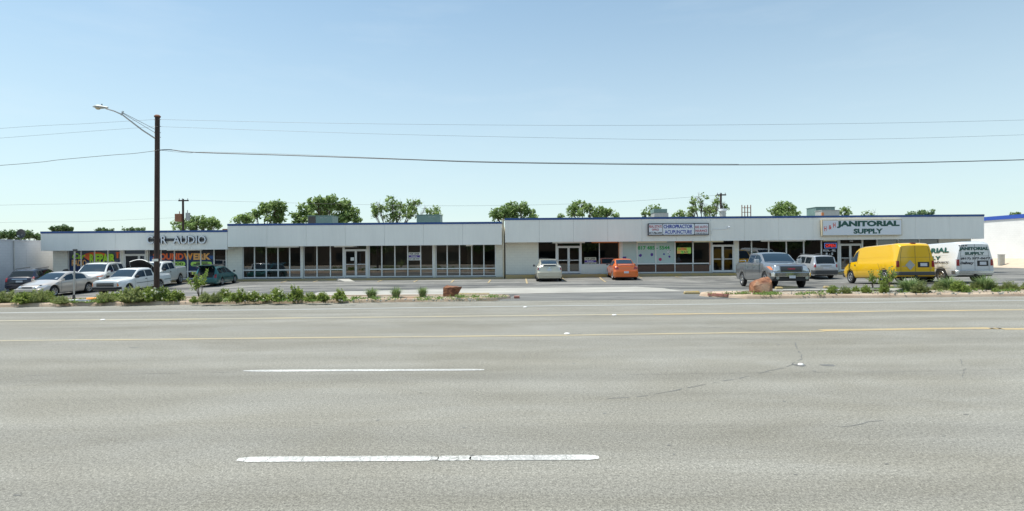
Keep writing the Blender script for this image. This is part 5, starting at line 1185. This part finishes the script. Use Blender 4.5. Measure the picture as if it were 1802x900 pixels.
# silver small SUV
c = Car('parked_suv', 'silver small SUV with dark lower cladding parked beside the grey pickup', 'SUV', 'p_silver', 4.35,
        [(0, .75), (.06, .92), (1.0, 1.08), (1.15, 1.12), (1.65, 1.58), (1.9, 1.68), (3.9, 1.68), (4.08, 1.62), (4.28, 1.14), (4.33, 1.0), (4.35, .6)],
        [(0, .7), (1.1, 1.03), (4.3, 1.08)], [(0, .70), (.1, .82), (.4, .88), (3.9, .89), (4.25, .86), (4.35, .83)], [(0, .6), (.8, .76), (1.7, .70), (4.0, .69), (4.2, .72), (4.35, .74)],
        (.85, 3.45), .355, .26, (1.15, 1.62), (4.06, 4.29), ((1.3, 2.1), (2.18, 2.85), (2.95, 3.75)))
for sg in (-1, 1): c.decal('taillight', 'rear', [(sg*.70, .86), (sg*.85, .86), (sg*.83, 1.10), (sg*.71, 1.08)], 'tail_red', off=.012)
c.bar('rear_bumper', -1, .36, .66, 'plastic_grey', .08, .88, .35); c.rect('license_plate', 'rear', -.20, .20, .74, .90, 'plate', nu=1, nv=1); c.rect('tailgate_trim', 'rear', -.4, .4, .96, .99, 'dark_trim', off=.015, nu=3, nv=1)
for sd_ in ('left', 'right'): c.rect('cladding', sd_, -1.55, 1.9, .27, .52, 'plastic_grey', nu=20, nv=2)
m = MB(); m.tube([(-.9, -.58, 1.74), (.5, -.58, 1.74)], .02, 5); m.tube([(-.9, .58, 1.74), (.5, .58, 1.74)], .02, 5); m.build('roof_rack', 'dark_trim', c.root)
m = MB(); m.tube([(-2.15, .0, 1.15), (-2.13, .25, 1.22)], .012, 4); m.build('wiper', 'car_black', c.root); c.mirror(.75, 1.02, .88, 'dark_trim'); c.handle(-.1, 1.0); c.place(PX(1453.5, 39.0), 41.0, 89, k=.94)

# ---- cargo vans
def van(label, paint, bumper, wheelm='rim'):
    c = Car('cargo_van', label, 'van', paint, 5.5,
        [(0, .88), (.04, 1.0), (.16, 1.10), (.75, 1.26), (.86, 1.30), (1.1, 1.58), (1.42, 1.92), (1.7, 2.05), (2.2, 2.10), (5.2, 2.12), (5.38, 2.07), (5.5, 1.98)],
        [(0, .8), (.86, 1.2), (5.5, 1.25)], [(0, .80), (.08, .90), (.3, .97), (.8, 1.0), (5.3, 1.0), (5.44, .985), (5.5, .955)], [(0, .7), (.7, .85), (1.5, .78), (2.2, .80), (5.2, .80), (5.4, .76), (5.5, .72)],
        (1.0, 4.45), .38, .34, (.86, 1.62), None, ((1.05, 1.72),), glass='car_glass_blue')
    c.seam('left', [(1.95, .45), (1.95, 1.25), (1.7, 1.3)]); c.seam('left', [(.95, .45), (.95, 1.9)]); c.seam('right', [(1.95, .45), (1.95, 1.25)]); c.seam('right', [(.95, .45), (.95, 1.9)])
    c.seam('rear', [(0, .62), (0, 1.98)], .016); c.seam('rear', [(-.72, .62), (-.72, 1.5), (-.64, 1.9)], .012); c.seam('rear', [(.72, .62), (.72, 1.5), (.64, 1.9)], .012); c.seam('rear', [(-.74, 1.38), (.74, 1.38)], .010)
    for sg in (-1, 1): c.decal('taillight', 'rear', [(sg*.79, .88), (sg*.955, .88), (sg*.945, 1.20), (sg*.80, 1.20)], 'tail_red', off=.014); c.rect('headlight', 'front', sg*.55, sg*.8, .72, .92, 'headlamp')
    c.bar('rear_bumper', -1, .46, .64, bumper, .12, .98, .30); c.bar('front_bumper', 1, .42, .62, 'dark_trim', .08, .93, .35); c.rect('grille', 'front', -.5, .5, .72, .94, 'dark_trim')
    c.rect('plate_recess', 'rear', -.68, -.12, .86, 1.14, 'car_black', off=.010, nu=2, nv=2); c.rect('license_plate', 'rear', -.58, -.24, .92, 1.08, 'plate', off=.018, nu=1, nv=1)
    c.mirror(1.75, 1.15, 1.0, 'car_black', 1.9, .26); c.rect('door_handle', 'left', 1.10, 1.22, 1.02, 1.09, 'chrome', off=.02, nu=1, nv=1); c.seam('left', [(2.1, .78), (-2.4, .78)], .02, 'side_crease', paint); c.seam('left', [(.9, 1.44), (-2.6, 1.44)], .014, 'side_crease', paint)
    m = MB(); m.box(-2.74, -2.5, .12, .42, .38, .46); m.tube([(-2.5, -.6, .42), (-2.62, -.6, .40)], .035, 6); m.box(-2.85, -2.5, -.05, .05, .36, .44); m.build('tow_hitch', 'car_black', c.root); return c
c = van('yellow cargo van with a pale diamond patch on its rear doors', 'p_yellow', 'plastic_grey')
c.decal('door_patch', 'rear', [(.03, .98), (.26, .72), (.50, .98), (.26, 1.24)], 'hvac_grey', off=.014, nu=5, nv=5); c.rect('hinge', 'rear', .40, .66, .91, .93, 'hvac_grey', off=.014, nu=2, nv=1)
m = MB(); m.box(-2.66, -2.52, -.10, .12, 2.08, 2.13); m.build('brake_light', 'tail_red', c.root); c.rect('badge', 'rear', -.80, -.70, .80, .83, 'headlamp', nu=1, nv=1)
c.place(PX(1611.5, 30.3)+.22-.05, 33.1, 86.5, k=1.02)
c = van('white janitorial supply van lettered on its side and rear doors', 'p_vanwhite', 'p_silver_bumper')
for t, a, b, z0, z1, bo, sh_ in (('JANITORIAL', .80, -.72, 1.63, 1.84, .05, 0), ('SUPPLY', .50, -.50, 1.43, 1.58, .05, 0), ('(817) 577-0677', .72, -.80, 1.17, 1.31, .03, 0), ('Delivery', .76, .06, .92, 1.09, .05, .3), ('H & H', .76, .38, 1.87, 1.96, .03, 0)):
    c.text('lettering', 'rear', t, a, b, z0, z1, 'dark_green_letter' if bo == .05 and not sh_ else 'sign_black', bo, sh_, off=.016)
for t, a, b, z0, z1, bo, sh_ in (('JANITORIAL', 1.4, -2.2, 1.52, 1.86, .04, 0), ('SUPPLY', .2, -1.7, 1.22, 1.42, .04, 0), ('Delivery', -.95, -2.35, 1.01, 1.15, .025, .3)):
    c.text('lettering', 'left', t, a, b, z0, z1, 'dark_green_letter' if not sh_ else 'sign_black', bo, sh_, off=.028)
c.place(PX(1715.5, 30)-.0, 32.75, 90, k=1.01)

# ---- pickups
def pickup_front(c, hw, z0, z1, zc):
    for sg in (-1, 1): c.decal('headlight', 'front', [(sg*hw*.58, z0), (sg*hw*.93, z0), (sg*hw*.93, z1), (sg*hw*.58, z1)], 'headlamp', off=.012)
c = Car('pickup_truck', 'metallic grey crew-cab pickup with chrome bumper behind the large boulder', 'pickup truck', 'p_grey', 5.84,
        [(0, .95), (.03, 1.12), (.12, 1.22), (.6, 1.29), (1.35, 1.36), (1.5, 1.39), (2.15, 1.82), (2.45, 1.90), (2.8, 1.92), (3.6, 1.92), (3.8, 1.87), (3.98, 1.50), (4.02, 1.43), (5.8, 1.43), (5.84, 1.40)],
        [(0, .9), (1.4, 1.30), (3.98, 1.34), (4.05, 1.42), (5.84, 1.40)], [(0, .86), (.06, .95), (.3, 1.0), (5.6, 1.0), (5.84, .97)], [(0, .78), (.5, .85), (1.4, .88), (2.3, .74), (3.6, .74), (3.95, .78), (4.05, .9), (5.84, .9)],
        (1.02, 4.70), .41, .40, (1.5, 2.22), (3.78, 3.99), ((1.72, 2.78), (2.86, 3.72)), bed=(4.12, 5.72), glass='car_glass_blue')
c.rect('grille', 'front', -.52, .52, .84, 1.12, 'dark_trim', off=.02); c.text('badge_letters', 'front', 'GMC', .19, -.19, .95, 1.02, 'sign_red', .03, off=.035)
for a, b, cc, d_ in ((-.56, .56, 1.12, 1.15), (-.56, .56, .81, .84)): c.rect('grille_frame', 'front', a, b, cc, d_, 'chrome', off=.022, nv=1)
for sg in (-1, 1):
    c.decal('headlight', 'front', [(sg*.58, .86), (sg*.88, .86), (sg*.88, 1.13), (sg*.58, 1.13)], 'headlamp', off=.014); c.decal('turn_signal', 'front', [(sg*.895, .93), (sg*.955, .93), (sg*.95, 1.12), (sg*.895, 1.12)], 'amber', off=.02)
    c.decal('taillight', 'rear', [(sg*.85, .95), (sg*.96, .95), (sg*.96, 1.33), (sg*.85, 1.33)], 'tail_red', off=.012)
    m = MB(); m.lathe([(.001, .0), (.075, .0), (.08, -.05)], (3.02, sg*.72, .52), 'y', 12)
    m.v = [(3.0+(p[1]-sg*.72)*-1*0+.03, sg*.72+(p[0]-3.02), p[2]) for p in m.v]; m.build('fog_light', 'headlamp', c.root)
c.bar('front_bumper', 1, .58, .80, 'chrome', .13, .97, .35); c.rect('lower_valance', 'front', -.8, .8, .42, .58, 'car_black', off=.03); c.bar('air_dam', 1, .36, .57, 'car_black', .07, .88, .3)
c.bar('rear_bumper', -1, .55, .75, 'chrome', .12, .97, .25); m = MB(); m.box(3.056, 3.066, -.155, .155, .50, .64); m.build('license_plate', 'plate', c.root)
c.mirror(1.15, 1.32, 1.0, 'p_silver', 1.5, .22)
for sd_ in ('left', 'right'): c.seam(sd_, [(1.2, .5), (1.15, 1.3)]); c.seam(sd_, [(.06, .5), (.06, 1.32)]); c.seam(sd_, [(-1.1, .5), (-1.1, 1.36)], .02); c.rect('door_handle', sd_, .22, .42, 1.12, 1.17, 'chrome', off=.03, nu=1, nv=1); c.rect('door_handle', sd_, -.80, -.60, 1.12, 1.17, 'chrome', off=.03, nu=1, nv=1)
m = MB()
for sg in (-1, 1): m.tube([(-1.25, sg*.90, 1.44), (-1.32, sg*.90, 1.52), (-2.5, sg*.90, 1.52), (-2.6, sg*.90, 1.44)], .025, 6)
m.build('bed_rail', 'chrome', c.root, smooth=50)
c.place(PX(1391, 29.7)+.22, 32.55, -94, k=1.0)
# small white pickup, front to the road
c = Car('pickup_truck', 'small older white pickup with black grille behind the lamp pole', 'pickup truck', 'p_white', 4.9,
        [(0, .80), (.03, .90), (.2, .95), (1.15, 1.02), (1.3, 1.05), (1.85, 1.42), (2.05, 1.49), (2.4, 1.51), (3.0, 1.50), (3.12, 1.44), (3.24, 1.06), (3.3, 1.0), (4.85, 1.0), (4.9, .98)],
        [(0, .75), (1.3, .96), (3.3, .97), (4.9, .97)], [(0, .76), (.05, .80), (.3, .825), (4.7, .825), (4.9, .80)], [(0, .72), (1.2, .74), (2.0, .62), (3.0, .62), (3.3, .72), (4.9, .76)],
        (.85, 3.75), .33, .34, (1.3, 1.9), (3.1, 3.25), ((1.45, 2.4), (2.46, 3.08)), bed=(3.4, 4.8), glass='car_glass_blue')
c.rect('grille', 'front', -.50, .50, .60, .80, 'car_black', off=.012); c.rect('grille_bar', 'front', -.48, .48, .70, .715, 'chrome', off=.02, nv=1)
for sg in (-1, 1): c.rect('headlight', 'front', sg*.50, sg*.69, .61, .79, 'headlamp', off=.014); c.rect('turn_signal', 'front', sg*.69, sg*.77, .61, .79, 'amber', off=.014, nu=2)
c.bar('front_bumper', 1, .42, .58, 'car_black', .10, .80, .2); c.mirror(.95, .98, .82, 'car_black', 1.1); c.handle(.1, .88); c.seam('left', [(1.1, .4), (1.1, .95)]); c.seam('left', [(-.02, .4), (-.02, .95)]); c.seam('left', [(-.9, .42), (-.9, .98)], .02)
c.rect('side_stripe', 'left', -2.4, 1.0, .66, .69, 'dark_trim', nu=14, nv=1); c.bar('rear_bumper', -1, .45, .6, 'chrome', .1, .8, .15)
c.place(PX(187, 33)+.02, 35.4, -91)
# white pickup with raised hood
c = Car('pickup_truck', 'white crew-cab pickup with its hood raised before the car audio window', 'pickup truck', 'p_white_b', 5.3,
        [(0, .85), (.04, 1.0), (.2, 1.08), (1.25, 1.16), (1.4, 1.20), (1.95, 1.62), (2.2, 1.70), (2.5, 1.72), (3.4, 1.71), (3.5, 1.66), (3.64, 1.30), (3.68, 1.24), (5.25, 1.24), (5.3, 1.20)],
        [(0, .8), (1.35, 1.12), (3.6, 1.17), (5.3, 1.2)], [(0, .84), (.1, .92), (.4, .95), (5.2, .95), (5.3, .92)], [(0, .8), (1.3, .84), (2.1, .70), (3.4, .70), (3.6, .8), (5.3, .88)],
        (.92, 4.25), .37, .38, (1.4, 2.0), (3.48, 3.64), ((1.6, 2.6), (2.68, 3.42)), bed=(3.8, 5.2), inner=(.18, 1.22), glass='car_glass_blue')
hd = MB(); A_ = R(44); L_ = 1.12; nn = 8
for k, (off, wsc) in enumerate(((0, 1), (.05, .94))):
    for i in range(nn+1):
        t = i/nn; l = L_*t; bow = .09*math.sin(math.pi*t*.9)
        for j in range(7):
            y = (-.80+1.6*j/6)*wsc*(1-.30*t*t); cr = -.20*(j/3-1)**2; px_ = l*math.cos(A_)-(bow+cr-off)*math.sin(A_)*1; pz_ = l*math.sin(A_)+(bow+cr-off)*math.cos(A_)
            hd.v.append((1.38+px_, y, 1.19+pz_))
for k in range(2):
    for i in range(nn):
        for j in range(6): b0 = k*(nn+1)*7+i*7+j; hd.f.append([b0, b0+1, b0+8, b0+7]); hd.mi.append(k)
N_ = (nn+1)*7
for i in range(nn): hd.f += [[i*7, (i+1)*7, N_+(i+1)*7, N_+i*7], [i*7+6, (i+1)*7+6, N_+(i+1)*7+6, N_+i*7+6]]; hd.mi += [0, 0]
for j in range(6): hd.f.append([nn*7+j, nn*7+j+1, N_+nn*7+j+1, N_+nn*7+j]); hd.mi.append(0)
hd.build('hood', ['p_white_b', 'car_black'], c.root, smooth=40)
m = MB(); m.box(1.5, 2.3, -.4, .4, .8, .98); m.box(1.7, 2.1, .45, .6, .85, 1.0); m.build('engine', 'hvac_dark', c.root, bevel=.03); m = MB(); m.tube([(2.3, .6, 1.08), (1.85, .6, 1.55)], .012, 5); m.build('hood_prop', 'galv', c.root)
pickup_front(c, .92, .76, .96, 0); c.rect('grille', 'front', -.48, .48, .72, .95, 'dark_trim', off=.012); c.bar('front_bumper', 1, .48, .68, 'p_white_b', .10, .9, .3)
c.mirror(1.05, 1.14, .95, 'car_black', 1.2); c.handle(.05, 1.0, 'car_black'); c.seam('left', [(1.1, .5), (1.1, 1.15)]); c.seam('left', [(-.05, .5), (-.05, 1.15)]); c.seam('left', [(-1.1, .5), (-1.1, 1.2)], .02)
c.place(-24.55, 40.0, -82.5)
# beige sedan
c = Car('parked_car', 'pale beige sedan facing the road behind the thin galvanised post', 'car', 'p_beige', 4.75,
        [(0, .52), (.05, .64), (.25, .73), (1.2, .92), (1.38, .97), (2.1, 1.33), (2.45, 1.41), (2.8, 1.42), (3.3, 1.36), (3.95, 1.06), (4.1, 1.03), (4.6, .98), (4.7, .90), (4.75, .66)],
        [(0, .5), (1.3, .88), (4.2, .94)], [(0, .62), (.08, .76), (.35, .86), (.9, .89), (3.9, .89), (4.5, .84), (4.75, .72)], [(0, .55), (.6, .76), (1.3, .78), (2.2, .62), (3.3, .60), (4.0, .70), (4.75, .66)],
        (.95, 3.62), .32, .19, (1.38, 2.15), (3.32, 3.95), ((1.58, 2.55), (2.62, 3.5)), glass='car_glass_blue')
for sg in (-1, 1): c.decal('headlight', 'front', [(sg*.36, .60), (sg*.82, .62), (sg*.80, .72), (sg*.40, .69)], 'headlamp', off=.02)
c.rect('grille', 'front', -.30, .30, .57, .66, 'dark_trim', off=.03); c.bar('front_bumper', 1, .25, .52, 'p_beige', .05, .80, .4); c.rect('air_intake', 'front', -.4, .4, .28, .38, 'car_black', off=.07)
c.mirror(.85, .90, .87); c.handle(-.1, .82, 'p_beige'); c.handle(-1.0, .84, 'p_beige'); c.seam('left', [(.95, .3), (.9, .9)]); c.seam('left', [(-.2, .3), (-.2, .92)]); c.seam('left', [(-1.15, .55), (-1.15, .92)])
c.rect('window_sticker', 'front', .42, .55, 1.03, 1.10, 'headlamp', nu=1, nv=1, off=.012)
c.place(PX(20, 33.5)+.93, 35.9, -92)
# white SUV
c = Car('parked_suv', 'white SUV parked under the car repair lettering, facing the road', 'SUV', 'p_white', 4.9,
        [(0, .72), (.05, .92), (.25, 1.04), (1.15, 1.16), (1.3, 1.20), (1.95, 1.66), (2.3, 1.76), (3.4, 1.78), (4.35, 1.73), (4.5, 1.66), (4.78, 1.16), (4.86, 1.0), (4.9, .6)],
        [(0, .7), (1.2, 1.08), (4.8, 1.16)], [(0, .74), (.1, .88), (.4, .96), (4.4, .96), (4.8, .90), (4.9, .84)], [(0, .66), (.8, .84), (1.3, .86), (2.1, .72), (4.3, .70), (4.9, .76)],
        (.95, 3.85), .37, .27, (1.3, 2.05), (4.5, 4.78), ((1.55, 2.5), (2.58, 3.4), (3.62, 4.3)), glass='car_glass_blue')
for sg in (-1, 1): c.decal('headlight', 'front', [(sg*.50, .84), (sg*.90, .88), (sg*.88, 1.0), (sg*.55, .95)], 'headlamp', off=.016); c.decal('turn_signal', 'front', [(sg*.70, .90), (sg*.91, .92), (sg*.90, .99), (sg*.72, .96)], 'amber', off=.022)
c.rect('grille', 'front', -.48, .48, .74, .94, 'dark_trim', off=.02); c.bar('front_bumper', 1, .34, .66, 'p_white', .06, .88, .4); c.mirror(1.0, 1.12, .95); c.handle(-.1, 1.02, 'chrome'); c.seam('left', [(.9, .4), (.9, 1.1)]); c.seam('left', [(-.1, .4), (-.1, 1.1)])
m = MB(); m.tube([(-1.6, -.6, 1.82), (.5, -.6, 1.82)], .02, 5); m.tube([(-1.6, .6, 1.82), (.5, .6, 1.82)], .02, 5); m.build('roof_rack', 'dark_trim', c.root)
c.place(-28.85, 40.5, -76)
# dark crossover
c = Car('parked_suv', 'dark navy crossover with an open front door beside the left neighbour wall', 'SUV', 'p_navy', 4.6,
        [(0, .68), (.06, .86), (1.1, 1.04), (1.25, 1.08), (1.95, 1.50), (2.3, 1.60), (3.2, 1.62), (3.9, 1.56), (4.05, 1.50), (4.42, 1.14), (4.52, 1.05), (4.58, .86), (4.6, .6)],
        [(0, .65), (1.2, 1.0), (4.4, 1.10)], [(0, .74), (.1, .86), (.4, .93), (4.2, .93), (4.5, .88), (4.6, .82)], [(0, .66), (.8, .82), (1.2, .84), (2.1, .70), (3.9, .66), (4.4, .72), (4.6, .74)],
        (.9, 3.7), .37, .27, (1.25, 1.98), (4.0, 4.44), ((1.5, 2.4), (2.48, 3.2), (3.4, 3.9)))
for sg in (-1, 1): c.decal('taillight', 'rear', [(sg*.70, .80), (sg*.87, .80), (sg*.84, 1.10), (sg*.74, 1.14)], 'tail_red', off=.014)
c.rect('tailgate_trim', 'rear', -.45, .45, .96, 1.0, 'chrome', off=.02, nv=1); c.rect('license_plate', 'rear', -.2, .2, .76, .88, 'plate', off=.02, nu=1, nv=1); c.bar('rear_bumper', -1, .36, .60, 'p_navy', .06, .87, .3); c.rect('rear_diffuser', 'rear', -.7, .7, .28, .36, 'car_black', off=.05)
m = MB(); m.tube([(-1.5, -.58, 1.64), (.3, -.58, 1.68)], .022, 5); m.tube([(-1.5, .58, 1.64), (.3, .58, 1.68)], .022, 5); m.build('roof_rack', 'car_black', c.root); c.mirror(.9, 1.02, .92); c.handle(-.7, .98, 'chrome')
m = MB(); hx, hy = .85, -.93; dr = Vector((-.35, -.94, 0)); P_ = [(0, .45), (1.0, .45), (1.02, 1.05), (.75, 1.50), (.45, 1.46), (0, 1.05)]
q = [Vector((hx, hy, 0))+dr*u+Vector((0, 0, z)) for u, z in P_]; th = Vector((.94, -.35, 0))*.06; n = len(q); m.v = [tuple(p) for p in q]+[tuple(p+th) for p in q]; m.f = [list(range(n)), list(range(2*n-1, n-1, -1))]+[[i, (i+1) % n, n+(i+1) % n, n+i] for i in range(n)]; m.mi = [0]*len(m.f)
dd = m.build('open_door', 'p_navy', c.root); m = MB(); w4 = [(.12, 1.07), (.94, 1.07), (.72, 1.44), (.48, 1.41)]; m.quad(*[Vector((hx, hy, 0))+dr*u+Vector((0, 0, z))-th*.1 for u, z in w4]); m.quad(*[Vector((hx, hy, 0))+dr*u+Vector((0, 0, z))+th*1.1 for u, z in w4]); m.build('door_window', 'car_glass', dd)
c.place(-33.15, 40.5, 104, k=.96)
# teal wagon with open hatch
c = Car('station_wagon', 'teal station wagon with its rear hatch raised and a roof rack', 'car', 'p_teal', 4.35,
        [(0, .52), (.06, .64), (1.1, .90), (1.25, .95), (1.9, 1.30), (2.2, 1.38), (2.6, 1.40), (3.75, 1.39), (3.95, 1.34), (4.22, .86), (4.3, .70), (4.35, .55)],
        [(0, .5), (1.2, .86), (4.1, .92)], [(0, .6), (.1, .76), (.4, .84), (4.0, .845), (4.25, .80), (4.35, .74)], [(0, .5), (.8, .72), (1.2, .76), (2.0, .60), (3.8, .60), (4.2, .64), (4.35, .62)],
        (.85, 3.35), .30, .19, (1.25, 1.95), (3.93, 4.24), ((1.4, 2.3), (2.38, 3.1), (3.18, 3.8)))
c.rect('cargo_opening', 'rear', -.52, .52, .66, 1.02, 'car_black', off=.012)
m = MB(); m.box(-2.0, -1.75, -.4, .1, .76, .98); m.box(-2.02, -1.9, .1, .4, .72, .84); m.build('cargo', 'seat_tan', c.root, bevel=.03)
h = MB(); A_ = R(12)
def hp(u, y, o): return (-1.72-u*math.cos(A_)-0*o, y, 1.40+u*math.sin(A_)+o)
hv = [hp(0, -.56, 0), hp(0, .56, 0), hp(.5, .62, .06), hp(.5, -.62, .06), hp(.95, -.64, -.02), hp(.95, .64, -.02)]; h.v = hv+[(a, b, z_-.05) for a, b, z_ in hv]
h.f = [[0, 1, 2, 3], [3, 2, 5, 4], [6, 9, 8, 7], [9, 10, 11, 8], [0, 3, 9, 6], [3, 4, 10, 9], [1, 7, 8, 2], [2, 8, 11, 5], [4, 5, 11, 10], [0, 6, 7, 1]]; h.mi = [0]*10
hh = h.build('hatch', 'p_teal', c.root); g_ = MB(); g_.quad(*[tuple(Vector(hp(u, y, o))+Vector((0, 0, -.055))) for u, y, o in ((.1, -.45, 0), (.1, .45, 0), (.48, .5, .05), (.48, -.5, .05))]); g_.quad(*[tuple(Vector(hp(u, y, o))+Vector((0, 0, .008))) for u, y, o in ((.1, -.45, 0.01), (.1, .45, .01), (.48, .5, .055), (.48, -.5, .055))]); g_.build('hatch_window', 'car_glass', hh)
m = MB()
for sg in (-1, 1): m.tube([(-2.0, sg*.5, 1.28), (-2.35, sg*.55, 1.44)], .012, 5)
m.build('hatch_strut', 'galv', c.root)
m = MB()
for sg in (-1, 1): m.tube([(-1.5, sg*.52, 1.42), (-1.45, sg*.52, 1.52), (.1, sg*.52, 1.52), (.2, sg*.52, 1.42)], .02, 5)
for x_ in (-1.3, -.9, -.5, -.1): m.tube([(x_, -.52, 1.52), (x_, .52, 1.52)], .015, 5)
m.build('roof_rack', 'car_black', c.root)
for sg in (-1, 1): c.decal('taillight', 'rear', [(sg*.60, .62), (sg*.78, .64), (sg*.74, .88), (sg*.62, .88)], 'tail_red', off=.012)
c.bar('rear_bumper', -1, .32, .56, 'p_teal', .08, .80, .3); c.mirror(.9, .90, .84, 'car_black'); c.handle(-.1, .84, 'p_teal'); c.rect('side_strip', 'right', -1.2, 1.2, .52, .56, 'dark_trim', nu=14, nv=1)
c.place(PX(363, 38.6)-.15, 40.3, 96, k=.92)
